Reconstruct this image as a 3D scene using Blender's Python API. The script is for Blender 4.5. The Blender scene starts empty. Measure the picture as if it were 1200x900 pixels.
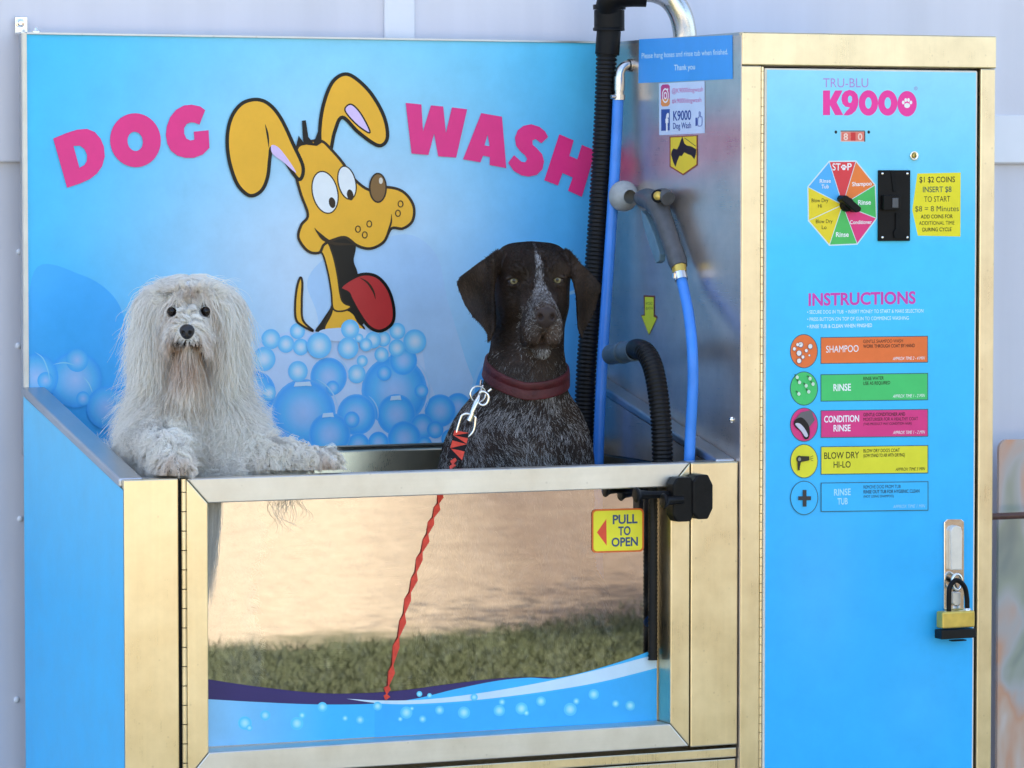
import bpy, bmesh, math, random
import numpy as np
from mathutils import Vector, Matrix
from mathutils.geometry import tessellate_polygon

S = bpy.context.scene
COL = S.collection
R = math.radians

# ------------------------------------------------------------------ camera
FPX = 4560.0                                    # focal length in pixels of a 1200 px wide frame
YAW, PITCH = R(23.68), math.atan(237.0 / FPX)
CAM = np.array([-2.35112, -5.68073, 1.45749])
cd = np.array([math.sin(YAW) * math.cos(PITCH), math.cos(YAW) * math.cos(PITCH), -math.sin(PITCH)])
cr = np.array([math.cos(YAW), -math.sin(YAW), 0.0])
cu = np.cross(cr, cd)
cam = bpy.data.cameras.new("camera")
cam.sensor_width = 36.0
cam.lens = FPX / 1200.0 * 36.0
cam.clip_start, cam.clip_end = 0.1, 2000.0
cam.dof.use_dof = True
cam.dof.focus_distance = 6.22
cam.dof.aperture_fstop = 14.0
camo = bpy.data.objects.new("camera", cam)
camo.matrix_world = Matrix(((cr[0], cu[0], -cd[0], CAM[0]), (cr[1], cu[1], -cd[1], CAM[1]),
                            (cr[2], cu[2], -cd[2], CAM[2]), (0, 0, 0, 1)))
COL.objects.link(camo)
S.camera = camo

# ------------------------------------------------------------------ sky, sun, exposure
SUN_EL, SUN_AZ = 60.0, -20.0                     # the sun stands behind the building: the wall shades the machine
W = bpy.data.worlds.new("World")
S.world = W
W.use_nodes = True
nt = W.node_tree
bg = nt.nodes["Background"]
sky = nt.nodes.new("ShaderNodeTexSky")
sky.sky_type = 'NISHITA'
sky.sun_disc = False
sky.sun_elevation = R(SUN_EL)
sky.sun_rotation = R(SUN_AZ)                    # azimuth measured from +Y towards +X
sky.air_density, sky.dust_density, sky.ozone_density = 1.0, 2.4, 0.55
nt.links.new(sky.outputs[0], bg.inputs[0])
bg.inputs[1].default_value = 0.15
sl = bpy.data.lights.new("sun", 'SUN')
sl.energy, sl.angle, sl.color = 4.2, R(0.53), (1.0, 0.93, 0.82)
so = bpy.data.objects.new("sun", sl)
sdir = Vector((math.sin(R(SUN_AZ)) * math.cos(R(SUN_EL)), math.cos(R(SUN_AZ)) * math.cos(R(SUN_EL)), math.sin(R(SUN_EL))))
so.rotation_euler = sdir.to_track_quat('Z', 'Y').to_euler()
COL.objects.link(so)
S.view_settings.view_transform = 'Standard'
S.view_settings.look = 'None'
S.view_settings.exposure = 1.97
S.view_settings.gamma = 1.0
S.view_settings.use_curve_mapping = False
S.cycles.max_bounces = 14
S.cycles.diffuse_bounces = 12
S.cycles.transparent_max_bounces = 12
S.cycles.use_denoising = True
S.cycles.sample_clamp_indirect = 8.0

# ------------------------------------------------------------------ measuring: a pixel of the photograph met with a known plane
def meet(px, py, axis, val):
    v = cd + (px - 600.0) / FPX * cr - (py - 450.0) / FPX * cu
    t = (val - CAM[axis]) / v[axis]
    return CAM + t * v

def on_front(y):                                # planes parallel to the wall (x, z)
    return lambda px, py: meet(px, py, 1, y)

def on_side(x):                                 # planes square to the wall
    return lambda px, py: meet(px, py, 0, x)

# ------------------------------------------------------------------ colours
def lin(c):
    c = np.asarray(c, float) / 255.0
    return np.where(c <= 0.04045, c / 12.92, ((c + 0.055) / 1.055) ** 2.4)

INK = np.array([0.97, 0.99, 0.97])              # ink strength: turns a colour seen in open shade back into pigment
def ink(r, g, b):
    return tuple(np.clip(lin((r, g, b)) * INK, 0.004, 0.9))

# ------------------------------------------------------------------ materials
def new_mat(name):
    m = bpy.data.materials.new(name)
    m.use_nodes = True
    return m, m.node_tree, m.node_tree.nodes["Principled BSDF"]

def node(t, kind, **kw):
    n = t.nodes.new(kind)
    for k, v in kw.items():
        if k in n.inputs:
            n.inputs[k].default_value = v
        else:
            setattr(n, k, v)
    return n

def plain(name, col, rough=0.5, metal=0.0, var=0.12, scale=25.0, bump=0.0, bscale=200.0, spec=0.5, rvar=0.12):
    m, t, b = new_mat(name)
    tc = node(t, "ShaderNodeTexCoord")
    nz = node(t, "ShaderNodeTexNoise", Scale=scale, Detail=5.0)
    t.links.new(tc.outputs["Object"], nz.inputs["Vector"])
    mp = node(t, "ShaderNodeMapRange")
    mp.inputs["From Min"].default_value, mp.inputs["From Max"].default_value = 0.3, 0.7
    mp.inputs["To Min"].default_value, mp.inputs["To Max"].default_value = 1 - var, 1 + var * 0.6
    t.links.new(nz.outputs["Fac"], mp.inputs["Value"])
    mx = node(t, "ShaderNodeMix", data_type='RGBA', blend_type='MULTIPLY')
    mx.inputs["Factor"].default_value = 1.0
    mx.inputs[6].default_value = (*col, 1)
    t.links.new(mp.outputs[0], mx.inputs[7])
    t.links.new(mx.outputs[2], b.inputs["Base Color"])
    mr = node(t, "ShaderNodeMapRange")
    mr.inputs["To Min"].default_value, mr.inputs["To Max"].default_value = max(0.02, rough - rvar), rough + rvar
    nz2 = node(t, "ShaderNodeTexNoise", Scale=scale * 2.3, Detail=4.0)
    t.links.new(tc.outputs["Object"], nz2.inputs["Vector"])
    t.links.new(nz2.outputs["Fac"], mr.inputs["Value"])
    t.links.new(mr.outputs[0], b.inputs["Roughness"])
    b.inputs["Metallic"].default_value = metal
    b.inputs["Specular IOR Level"].default_value = spec
    if bump:
        nb = node(t, "ShaderNodeTexNoise", Scale=bscale, Detail=3.0)
        t.links.new(tc.outputs["Object"], nb.inputs["Vector"])
        bp = node(t, "ShaderNodeBump", Strength=bump, Distance=0.002)
        t.links.new(nb.outputs["Fac"], bp.inputs["Height"])
        t.links.new(bp.outputs[0], b.inputs["Normal"])
    return m

def steel(name, col, rough, grain, smudge=0.12, bump=0.004):
    """brushed stainless steel: fine grain stretched along one axis, smudges, water spots"""
    m, t, b = new_mat(name)
    tc = node(t, "ShaderNodeTexCoord")
    mpg = node(t, "ShaderNodeMapping")
    mpg.inputs["Scale"].default_value = grain
    t.links.new(tc.outputs["Object"], mpg.inputs["Vector"])
    gr = node(t, "ShaderNodeTexNoise", Scale=1.0, Detail=6.0, Roughness=0.7)
    t.links.new(mpg.outputs[0], gr.inputs["Vector"])
    sm = node(t, "ShaderNodeTexNoise", Scale=9.0, Detail=6.0, Roughness=0.65)
    t.links.new(tc.outputs["Object"], sm.inputs["Vector"])
    spt = node(t, "ShaderNodeTexVoronoi", Scale=42.0)
    t.links.new(tc.outputs["Object"], spt.inputs["Vector"])
    sp = node(t, "ShaderNodeMapRange")
    sp.inputs["From Min"].default_value, sp.inputs["From Max"].default_value = 0.05, 0.10
    sp.inputs["To Min"].default_value, sp.inputs["To Max"].default_value = 0.86, 1.0
    t.links.new(spt.outputs["Distance"], sp.inputs["Value"])
    m1 = node(t, "ShaderNodeMapRange")
    m1.inputs["From Min"].default_value, m1.inputs["From Max"].default_value = 0.3, 0.7
    m1.inputs["To Min"].default_value, m1.inputs["To Max"].default_value = 1 - smudge, 1.03
    t.links.new(sm.outputs["Fac"], m1.inputs["Value"])
    mps = node(t, "ShaderNodeMapping")
    mps.inputs["Scale"].default_value = tuple(70.0 if k_ > 100 else 1.6 for k_ in grain)
    t.links.new(tc.outputs["Object"], mps.inputs["Vector"])
    stk = node(t, "ShaderNodeTexNoise", Scale=1.0, Detail=5.0, Roughness=0.6)
    t.links.new(mps.outputs[0], stk.inputs["Vector"])
    sk = node(t, "ShaderNodeMapRange")
    sk.inputs["From Min"].default_value, sk.inputs["From Max"].default_value = 0.3, 0.7
    sk.inputs["To Min"].default_value, sk.inputs["To Max"].default_value = 0.955, 1.015
    t.links.new(stk.outputs["Fac"], sk.inputs["Value"])
    mm0 = node(t, "ShaderNodeMath", operation='MULTIPLY')
    t.links.new(m1.outputs[0], mm0.inputs[0]); t.links.new(sk.outputs[0], mm0.inputs[1])
    mm = node(t, "ShaderNodeMath", operation='MULTIPLY')
    t.links.new(mm0.outputs[0], mm.inputs[0]); t.links.new(sp.outputs[0], mm.inputs[1])
    mx = node(t, "ShaderNodeMix", data_type='RGBA', blend_type='MULTIPLY')
    mx.inputs["Factor"].default_value = 1.0
    mx.inputs[6].default_value = (*col, 1)
    t.links.new(mm.outputs[0], mx.inputs[7])
    t.links.new(mx.outputs[2], b.inputs["Base Color"])
    ad = node(t, "ShaderNodeMath", operation='ADD')
    t.links.new(gr.outputs["Fac"], ad.inputs[0]); t.links.new(sm.outputs["Fac"], ad.inputs[1])
    mr = node(t, "ShaderNodeMapRange")
    mr.inputs["From Min"].default_value, mr.inputs["From Max"].default_value = 0.6, 1.4
    mr.inputs["To Min"].default_value, mr.inputs["To Max"].default_value = rough - 0.07, rough + 0.07
    t.links.new(ad.outputs[0], mr.inputs["Value"])
    t.links.new(mr.outputs[0], b.inputs["Roughness"])
    b.inputs["Metallic"].default_value = 1.0
    bp = node(t, "ShaderNodeBump", Strength=bump, Distance=0.001)
    t.links.new(gr.outputs["Fac"], bp.inputs["Height"])
    t.links.new(bp.outputs[0], b.inputs["Normal"])
    return m

def printed(name, rough=0.32, attr="Col", spec=0.28, dirt=0.10):
    """ink on vinyl: the colours are carried by the mesh, the gloss varies a little"""
    m, t, b = new_mat(name)
    at = node(t, "ShaderNodeAttribute", attribute_name=attr)
    tc = node(t, "ShaderNodeTexCoord")
    nz = node(t, "ShaderNodeTexNoise", Scale=14.0, Detail=7.0, Roughness=0.7)
    t.links.new(tc.outputs["Object"], nz.inputs["Vector"])
    mp = node(t, "ShaderNodeMapRange")
    mp.inputs["From Min"].default_value, mp.inputs["From Max"].default_value = 0.3, 0.7
    mp.inputs["To Min"].default_value, mp.inputs["To Max"].default_value = 1 - dirt, 1.02
    t.links.new(nz.outputs["Fac"], mp.inputs["Value"])
    mx = node(t, "ShaderNodeMix", data_type='RGBA', blend_type='MULTIPLY')
    mx.inputs["Factor"].default_value = 1.0
    t.links.new(at.outputs["Color"], mx.inputs[6]); t.links.new(mp.outputs[0], mx.inputs[7])
    t.links.new(mx.outputs[2], b.inputs["Base Color"])
    mr = node(t, "ShaderNodeMapRange")
    mr.inputs["To Min"].default_value, mr.inputs["To Max"].default_value = rough - 0.08, rough + 0.1
    t.links.new(nz.outputs["Fac"], mr.inputs["Value"])
    t.links.new(mr.outputs[0], b.inputs["Roughness"])
    b.inputs["Specular IOR Level"].default_value = spec
    nw = node(t, "ShaderNodeTexNoise", Scale=3.5, Detail=2.0)
    t.links.new(tc.outputs["Object"], nw.inputs["Vector"])
    bw = node(t, "ShaderNodeBump", Strength=0.10, Distance=0.02)
    t.links.new(nw.outputs["Fac"], bw.inputs["Height"]); t.links.new(bw.outputs[0], b.inputs["Normal"])
    return m

M = {}
M['steel_v'] = steel("steel_brushed_upright", (0.86, 0.735, 0.50), 0.31, (900, 900, 9), smudge=0.20)  # gold of the reflected sunlit ground put into the base colour
M['steel_h'] = steel("steel_brushed_level", (0.74, 0.70, 0.63), 0.42, (9, 900, 900), smudge=0.18)  # same steel, less tint: greyer reflection of sky and ground put into the colour
M['steel_side'] = steel("steel_splash_side", (0.76, 0.665, 0.60), 0.31, (900, 12, 900), smudge=0.22)
M['steel_side'].node_tree.nodes["Principled BSDF"].inputs["Metallic"].default_value = 0.85
M['steel_tub'] = steel("steel_tub", (0.34, 0.33, 0.30), 0.30, (9, 900, 900), smudge=0.2)  # shade inside the tub put into a darker steel colour
M['steel_rim'] = steel("steel_rim", (0.55, 0.57, 0.59), 0.40, (900, 9, 900))
M['chrome'] = plain("chrome", (0.78, 0.77, 0.74), 0.14, 1.0, 0.05, rvar=0.06)
M['pipe'] = plain("pipe_steel", (0.62, 0.61, 0.58), 0.26, 1.0, 0.1, rvar=0.08)
M['brass'] = plain("brass", (0.66, 0.47, 0.10), 0.36, 0.55, 0.15, 60)
M['rubber'] = plain("black_rubber", (0.0075, 0.0075, 0.008), 0.42, 0.0, 0.3, 40, spec=0.22)
M['black'] = plain("black_plastic", (0.005, 0.005, 0.0055), 0.42, 0.0, 0.3, 60, bump=0.1, spec=0.16)
M['blackm'] = plain("black_matt", (0.006, 0.006, 0.006), 0.7, 0.0, 0.2, 60, spec=0.2)
M['grey'] = plain("grey_plastic", (0.075, 0.08, 0.088), 0.42, 0.0, 0.2, 70, bump=0.1)
M['cuff'] = plain("grey_blue_plastic", (0.10, 0.15, 0.20), 0.4, 0.0, 0.2, 70)
M['nozzle'] = plain("pale_grey_plastic", (0.36, 0.38, 0.38), 0.5, 0.0, 0.2, 60)
M['trigger'] = plain("blue_grey_plastic", (0.12, 0.22, 0.30), 0.45, 0.0, 0.15, 60)
M['hose'] = plain("blue_hose", (0.045, 0.25, 0.80), 0.38, 0.0, 0.08, 30)
M['print'] = printed("printed_vinyl")
M['sticker'] = printed("printed_sticker", 0.4)
M['white'] = plain("white_plastic", (0.75, 0.75, 0.73), 0.4, 0.0, 0.06, 40)
M['edge'] = plain("pale_edging", (0.78, 0.72, 0.60), 0.4, 0.0, 0.08, 30)
M['rust'] = plain("brown_painted_steel", (0.09, 0.035, 0.022), 0.45, 0.0, 0.3, 60)

# ------------------------------------------------------------------ mesh collecting
class MB:
    def __init__(self):
        self.v, self.f, self.mi, self.fc, self.sm = [], [], [], [], []
    def add(self, vs, fs, mi=0, col=None, smooth=False):
        """col: None, one rgb, or one rgb per new vertex"""
        o = len(self.v)
        self.v += [tuple(map(float, p)) for p in vs]
        per = col is not None and np.ndim(col) == 2
        for f in fs:
            self.f.append(tuple(o + i for i in f))
            self.mi.append(mi)
            self.sm.append(smooth)
            self.fc.append([tuple(col[i]) for i in f] if per else [tuple(col) if col is not None else (1, 1, 1)] * len(f))
        return self
    def box(self, x0, x1, y0, y1, z0, z1, mi=0, col=None):
        vs = [(x, y, z) for x in (x0, x1) for y in (y0, y1) for z in (z0, z1)]
        return self.add(vs, [(0, 1, 3, 2), (4, 6, 7, 5), (0, 4, 5, 1), (2, 3, 7, 6), (0, 2, 6, 4), (1, 5, 7, 3)], mi, col)
    def tube(self, pts, rad, n=16, mi=0, caps=True, col=None, flat=None):
        pts = [Vector(p) for p in pts]
        rs = rad if hasattr(rad, '__len__') else [rad] * len(pts)
        vs, fs = [], []
        up = None
        for i, p in enumerate(pts):
            tg = (pts[min(i + 1, len(pts) - 1)] - pts[max(i - 1, 0)]).normalized()
            if up is None:
                up = Vector((0, 0, 1)) if abs(tg.z) < 0.9 else Vector((1, 0, 0))
            sx = tg.cross(up).normalized()
            up = sx.cross(tg).normalized()
            for k in range(n):
                a = 2 * math.pi * k / n
                q = sx * math.cos(a) + up * math.sin(a) * (flat or 1.0)
                vs.append(p + q * rs[i])
        for i in range(len(pts) - 1):
            for k in range(n):
                a, b = i * n + k, i * n + (k + 1) % n
                fs.append((a, b, b + n, a + n))
        self.add(vs, fs, mi, col, True)
        if caps:
            o = len(self.v)
            self.add(vs[:n], [tuple(range(n))], mi, col)
            self.add(vs[-n:], [tuple(reversed(range(n)))], mi, col)
        return self
    def lathe(self, p0, axis, prof, n=24, mi=0, col=None):
        """prof: list of (distance along the axis, radius)"""
        ax = Vector(axis).normalized()
        p0 = Vector(p0)
        return self.tube_raw([p0 + ax * d for d, r in prof], ax, [max(r, 1e-5) for d, r in prof], n, mi, col)
    def tube_raw(self, pts, ax, rs, n, mi, col):
        up = Vector((0, 0, 1)) if abs(ax.z) < 0.9 else Vector((1, 0, 0))
        sx = ax.cross(up).normalized(); up = sx.cross(ax).normalized()
        vs, fs = [], []
        for p, r in zip(pts, rs):
            for k in range(n):
                a = 2 * math.pi * k / n
                vs.append(p + (sx * math.cos(a) + up * math.sin(a)) * r)
        for i in range(len(pts) - 1):
            for k in range(n):
                a, b = i * n + k, i * n + (k + 1) % n
                fs.append((a, b, b + n, a + n))
        return self.add(vs, fs, mi, col, True)
    def prism(self, poly, d, mi=0, col=None):
        """poly: 3D outline, d: extrusion vector; solid with sides"""
        poly = [Vector(p) for p in poly]
        d = Vector(d)
        tri = tessellate_polygon([poly])
        n = len(poly)
        vs = poly + [p + d for p in poly]
        fs = [tuple(t) for t in tri] + [tuple(n + i for i in reversed(t)) for t in tri]
        fs += [(i, (i + 1) % n, n + (i + 1) % n, n + i) for i in range(n)]
        return self.add(vs, fs, mi, col)
    def build(self, name, mats, parent=None, bevel=0.0, seg=2, fixn=True, auto=35):
        me = bpy.data.meshes.new(name)
        me.from_pydata(self.v, [], self.f)
        for m in (mats if isinstance(mats, (list, tuple)) else [mats]):
            me.materials.append(m)
        me.polygons.foreach_set("material_index", self.mi)
        me.polygons.foreach_set("use_smooth", self.sm)
        ca = me.color_attributes.new("Col", 'FLOAT_COLOR', 'CORNER')
        flat = np.array([(*c, 1.0) for fc in self.fc for c in fc], dtype=np.float32).ravel()
        ca.data.foreach_set("color", flat)
        if fixn:
            bm = bmesh.new(); bm.from_mesh(me)
            bmesh.ops.recalc_face_normals(bm, faces=bm.faces)
            bm.to_mesh(me); bm.free()
        me.update()
        o = bpy.data.objects.new(name, me)
        COL.objects.link(o)
        if parent is not None:
            o.parent = parent
            o.matrix_parent_inverse = Matrix.Identity(4)
            if parent.name in FRAME:
                pass
        if bevel:
            bv = o.modifiers.new("bevel", 'BEVEL')
            bv.width, bv.segments, bv.limit_method, bv.angle_limit = bevel, seg, 'ANGLE', R(40)
            bv.harden_normals = False
        return o
FRAME = {}

def tag(o, label=None, cat=None, group=None, kind=None):
    if label: o["label"] = label
    if cat: o["category"] = cat
    if group: o["group"] = group
    if kind: o["kind"] = kind
    return o

def thing(name, label, cat, group=None):
    o = bpy.data.objects.new(name, None)
    COL.objects.link(o)
    o.empty_display_size = 0.1
    return tag(o, label, cat, group)

def smooth_path(pts, n=60, closed=False):
    """Catmull-Rom through the given points (any dimension)"""
    P = np.array(pts, float)
    if closed:
        P = np.vstack([P[-1], P, P[0], P[1]])
    else:
        P = np.vstack([2 * P[0] - P[1], P, 2 * P[-1] - P[-2]])
    m = len(P) - 3
    out = []
    for t in np.linspace(0, m, n, endpoint=not closed):
        i = min(int(t), m - 1); u = t - i
        a, b, c, d = P[i:i + 4]
        out.append(0.5 * (2 * b + (c - a) * u + (2 * a - 5 * b + 4 * c - d) * u * u + (3 * b - a - 3 * c + d) * u ** 3))
    return np.array(out)

# ------------------------------------------------------------------ printing: flat ink laid on a plane in thin layers
class Print:
    LAY = 0.00003
    def __init__(self, plane, nrm):
        self.pl, self.n, self.mb, self.k = plane, np.array(nrm, float), MB(), 0
    def at(self, pts, lay=None):
        off = self.n * self.LAY * (self.k if lay is None else lay)
        return [self.pl(x, y) + off for x, y in pts]
    def poly(self, pts, col, holes=(), lay=None):
        self.k += 1
        loops = [self.at(pts, lay)] + [self.at(h, lay) for h in holes]
        lv = [[Vector(p) for p in l] for l in loops]
        allv = [p for l in loops for p in l]
        self.mb.add(allv, [tuple(t) for t in tessellate_polygon(lv)], 0, col)
        return self
    def curve(self, pts, col, n=60, holes=()):
        return self.poly([tuple(p) for p in smooth_path(pts, n, True)], col, holes)
    def ell(self, cx, cy, rx, ry, col, hole=None, rot=0.0, n=40):
        def e(rx, ry, cx=cx, cy=cy):
            return [(cx + rx * math.cos(a) * math.cos(rot) - ry * math.sin(a) * math.sin(rot),
                     cy + rx * math.cos(a) * math.sin(rot) + ry * math.sin(a) * math.cos(rot)) for a in np.linspace(0, 2 * math.pi, n, endpoint=False)]
        return self.poly(e(rx, ry), col, [e(*hole)] if hole else ())
    def stroke(self, pts, w, col, n=40, closed=False, taper=False):
        P = smooth_path(pts, n, closed)
        T = np.gradient(P, axis=0)
        if closed:
            T = np.roll(P, -1, 0) - np.roll(P, 1, 0)
        N = np.stack([-T[:, 1], T[:, 0]], 1) / (np.linalg.norm(T, axis=1)[:, None] + 1e-9)
        ww = np.full(len(P), w / 2.0)
        if taper:
            ww = ww * np.sin(np.linspace(0.12, math.pi - 0.12, len(P)))
        self.k += 1
        L, Q = self.at(P + N * ww[:, None]), self.at(P - N * ww[:, None])
        m = len(P)
        fs = [(i, (i + 1) % m, m + (i + 1) % m, m + i) for i in range(m if closed else m - 1)]
        self.mb.add(L + Q, fs, 0, col)
        return self
    def disc(self, cx, cy, r, stops, n=28, ry=None, bump_layer=True):
        """radial print; stops: (relative radius, colour), inner first"""
        if bump_layer: self.k += 1
        ry = ry or r
        pts, cols, fs = [(cx, cy)], [stops[0][1]], []
        for q, c in stops[1:]:
            for a in np.linspace(0, 2 * math.pi, n, endpoint=False):
                pts.append((cx + r * q * math.cos(a), cy + ry * q * math.sin(a))); cols.append(c)
        for k in range(n):
            fs.append((0, 1 + k, 1 + (k + 1) % n))
        for j in range(len(stops) - 2):
            for k in range(n):
                a, b = 1 + j * n + k, 1 + j * n + (k + 1) % n
                fs.append((a, b, b + n, a + n))
        self.mb.add(self.at(pts), fs, 0, np.array(cols))
        return self
    def text(self, s, x0, y0, x1, y1, cap, col, bold=0.0, slant=0.0):
        """baseline from (x0,y0) to (x1,y1), capitals cap pixels high"""
        self.k += 1
        if 'M' in s: bold = 0.0            # heavier outlines of an M run into each other
        vs, fs = text2d(s, bold)
        w = vs[:, 0].max() - vs[:, 0].min()
        u = (vs[:, 0] - vs[:, 0].min()) / w
        v = vs[:, 1] / 0.70
        pts = np.stack([x0 + (x1 - x0) * u + v * cap * slant, y0 + (y1 - y0) * u - v * cap], 1)
        self.mb.add(self.at(pts), fs, 0, col)
        return self
    def build(self, name, parent, mat=None):
        return self.mb.build(name, mat or M['print'], parent, fixn=False)

_tc = {}
def text2d(s, bold=0.0):
    key = (s, bold)
    if key in _tc: return _tc[key]
    c = bpy.data.curves.new("t", 'FONT')
    c.body, c.size, c.offset, c.resolution_u = s, 1.0, bold, 4
    o = bpy.data.objects.new("t", c)
    COL.objects.link(o)
    dg = bpy.context.evaluated_depsgraph_get()
    me = o.evaluated_get(dg).to_mesh()
    vs = np.array([v.co[:2] for v in me.vertices])
    fs = [tuple(p.vertices) for p in me.polygons]
    o.evaluated_get(dg).to_mesh_clear()
    bpy.data.objects.remove(o); bpy.data.curves.remove(c)
    _tc[key] = (vs, fs)
    return vs, fs

def gradient_sheet(plane, nrm, x0, y0, x1, y1, nx, ny, fn, lift=0.0):
    """a printed sheet whose ink colour runs over the sheet"""
    mb = MB()
    pts, cols = [], []
    for j in range(ny + 1):
        for i in range(nx + 1):
            px, py = x0 + (x1 - x0) * i / nx, y0 + (y1 - y0) * j / ny
            pts.append(plane(px, py) + np.array(nrm) * lift); cols.append(fn(px, py))
    fs = [(j * (nx + 1) + i, j * (nx + 1) + i + 1, (j + 1) * (nx + 1) + i + 1, (j + 1) * (nx + 1) + i) for j in range(ny) for i in range(nx)]
    return mb.add(pts, fs, 0, np.array(cols))
# ================================================================== the ground and the building
def ground_material():
    m, t, b = new_mat("ground_dirt_and_lawn")
    tc = node(t, "ShaderNodeTexCoord")
    sep = node(t, "ShaderNodeSeparateXYZ")
    t.links.new(tc.outputs["Object"], sep.inputs[0])
    # pale dirt with pebbles and darker leaf litter
    n1 = node(t, "ShaderNodeTexNoise", Scale=0.55, Detail=4.0)
    n2 = node(t, "ShaderNodeTexNoise", Scale=15.0, Detail=9.0, Roughness=0.8)
    n3 = node(t, "ShaderNodeTexNoise", Scale=3.0, Detail=8.0, Roughness=0.7)
    for n in (n1, n2, n3): t.links.new(tc.outputs["Object"], n.inputs["Vector"])
    # the dirt runs from pale sand on the left to browner litter on the right
    gx = node(t, "ShaderNodeMapRange")
    gx.inputs["From Min"].default_value, gx.inputs["From Max"].default_value = 4.4, 5.2
    gl_ = node(t, "ShaderNodeMath", operation='MULTIPLY_ADD')
    gl_.inputs[1].default_value = 0.395
    t.links.new(sep.outputs["Y"], gl_.inputs[0]); t.links.new(sep.outputs["X"], gl_.inputs[2])
    g2_ = node(t, "ShaderNodeMath", operation='ADD'); g2_.inputs[1].default_value = 2.37 + 2.2
    t.links.new(gl_.outputs[0], g2_.inputs[0])
    t.links.new(g2_.outputs[0], gx.inputs["Value"])
    ax = node(t, "ShaderNodeMath", operation='ADD')
    t.links.new(gx.outputs[0], ax.inputs[0])
    s1 = node(t, "ShaderNodeMapRange")
    s1.inputs["To Min"].default_value, s1.inputs["To Max"].default_value = -0.5, 0.5
    t.links.new(n3.outputs["Fac"], s1.inputs["Value"]); t.links.new(s1.outputs[0], ax.inputs[1])
    sand = node(t, "ShaderNodeMix", data_type='RGBA')
    sand.inputs[6].default_value = (0.52, 0.42, 0.29, 1)
    sand.inputs[7].default_value = (0.205, 0.150, 0.108, 1)
    t.links.new(ax.outputs[0], sand.inputs["Factor"])
    sp = node(t, "ShaderNodeMapRange")
    sp.inputs["From Min"].default_value, sp.inputs["From Max"].default_value = 0.35, 0.65
    sp.inputs["To Min"].default_value, sp.inputs["To Max"].default_value = 0.62, 1.14
    t.links.new(n2.outputs["Fac"], sp.inputs["Value"])
    dirt = node(t, "ShaderNodeMix", data_type='RGBA', blend_type='MULTIPLY')
    dirt.inputs["Factor"].default_value = 1.0
    t.links.new(sand.outputs[2], dirt.inputs[6]); t.links.new(sp.outputs[0], dirt.inputs[7])
    # lawn
    lawn = node(t, "ShaderNodeMix", data_type='RGBA')
    lawn.inputs[6].default_value = (0.040, 0.052, 0.022, 1)
    lawn.inputs[7].default_value = (0.120, 0.125, 0.062, 1)
    t.links.new(n2.outputs["Fac"], lawn.inputs["Factor"])
    # the lawn ends about six metres out
    ed = node(t, "ShaderNodeMath", operation='MULTIPLY_ADD')
    ed.inputs[1].default_value, ed.inputs[2].default_value = 1.3, -0.65
    t.links.new(n3.outputs["Fac"], ed.inputs[0])
    tilt = node(t, "ShaderNodeMath", operation='MULTIPLY_ADD')
    tilt.inputs[1].default_value = 0.035
    t.links.new(sep.outputs["X"], tilt.inputs[0]); t.links.new(ed.outputs[0], tilt.inputs[2])
    yy = node(t, "ShaderNodeMath", operation='ADD')
    t.links.new(sep.outputs["Y"], yy.inputs[0]); t.links.new(tilt.outputs[0], yy.inputs[1])
    far = node(t, "ShaderNodeMapRange")
    far.inputs["From Min"].default_value, far.inputs["From Max"].default_value = -5.95, -5.55
    t.links.new(yy.outputs[0], far.inputs["Value"])
    mix = node(t, "ShaderNodeMix", data_type='RGBA')
    t.links.new(far.outputs[0], mix.inputs["Factor"])
    t.links.new(dirt.outputs[2], mix.inputs[6]); t.links.new(lawn.outputs[2], mix.inputs[7])
    t.links.new(mix.outputs[2], b.inputs["Base Color"])
    b.inputs["Roughness"].default_value = 0.95
    b.inputs["Specular IOR Level"].default_value = 0.1
    bp = node(t, "ShaderNodeBump", Strength=0.5, Distance=0.03)
    t.links.new(n2.outputs["Fac"], bp.inputs["Height"])
    t.links.new(bp.outputs[0], b.inputs["Normal"])
    return m

MBg = MB()
MBg.add([(-400, -400, 0), (400, -400, 0), (400, 400, 0), (-400, 400, 0)], [(0, 1, 2, 3)])
tag(MBg.build("ground", ground_material()), kind='structure')
pv = MB().box(-8, 8, -1.1, 0.60, -0.2, 0.012)
M['concrete'] = plain("concrete", (0.46, 0.44, 0.40), 0.85, 0, 0.2, 6, bump=0.4, bscale=60, spec=0.2)
tag(pv.build("concrete_path", M['concrete'], bevel=0.01), kind='structure')

# lawn blades where the pane mirrors the grass
rng = np.random.default_rng(4)
N = 80000
bx, by = rng.uniform(-0.6, 4.8, N), rng.uniform(-6.6, -2.4, N)
edge = -5.75 - 0.035 * bx + 0.35 * np.sin(bx * 2.1) * np.sin(by * 1.7 + bx) + rng.normal(0, 0.12, N)
keep = by > edge
bx, by = bx[keep], by[keep]; N = len(bx)
hh = rng.uniform(0.012, 0.038, N); an = rng.uniform(0, 2 * np.pi, N); wd = rng.uniform(0.002, 0.004, N)
tip = rng.normal(0, 0.02, (N, 2))
gv = np.zeros((N, 3, 3))
gv[:, 0] = np.stack([bx - np.cos(an) * wd, by - np.sin(an) * wd, np.zeros(N)], 1)
gv[:, 1] = np.stack([bx + np.cos(an) * wd, by + np.sin(an) * wd, np.zeros(N)], 1)
gv[:, 2] = np.stack([bx + tip[:, 0], by + tip[:, 1], hh], 1)
gme = bpy.data.meshes.new("grass")
gme.from_pydata(gv.reshape(-1, 3).tolist(), [], np.arange(N * 3).reshape(-1, 3).tolist())
M['grass'] = plain("grass_blades", (0.076, 0.090, 0.043), 0.6, 0, 0.45, 5, spec=0.25)
gme.materials.append(M['grass'])
go = bpy.data.objects.new("grass", gme); COL.objects.link(go)
tag(go, "patchy green lawn growing in front of the machine", "grass", kind='stuff')

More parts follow.
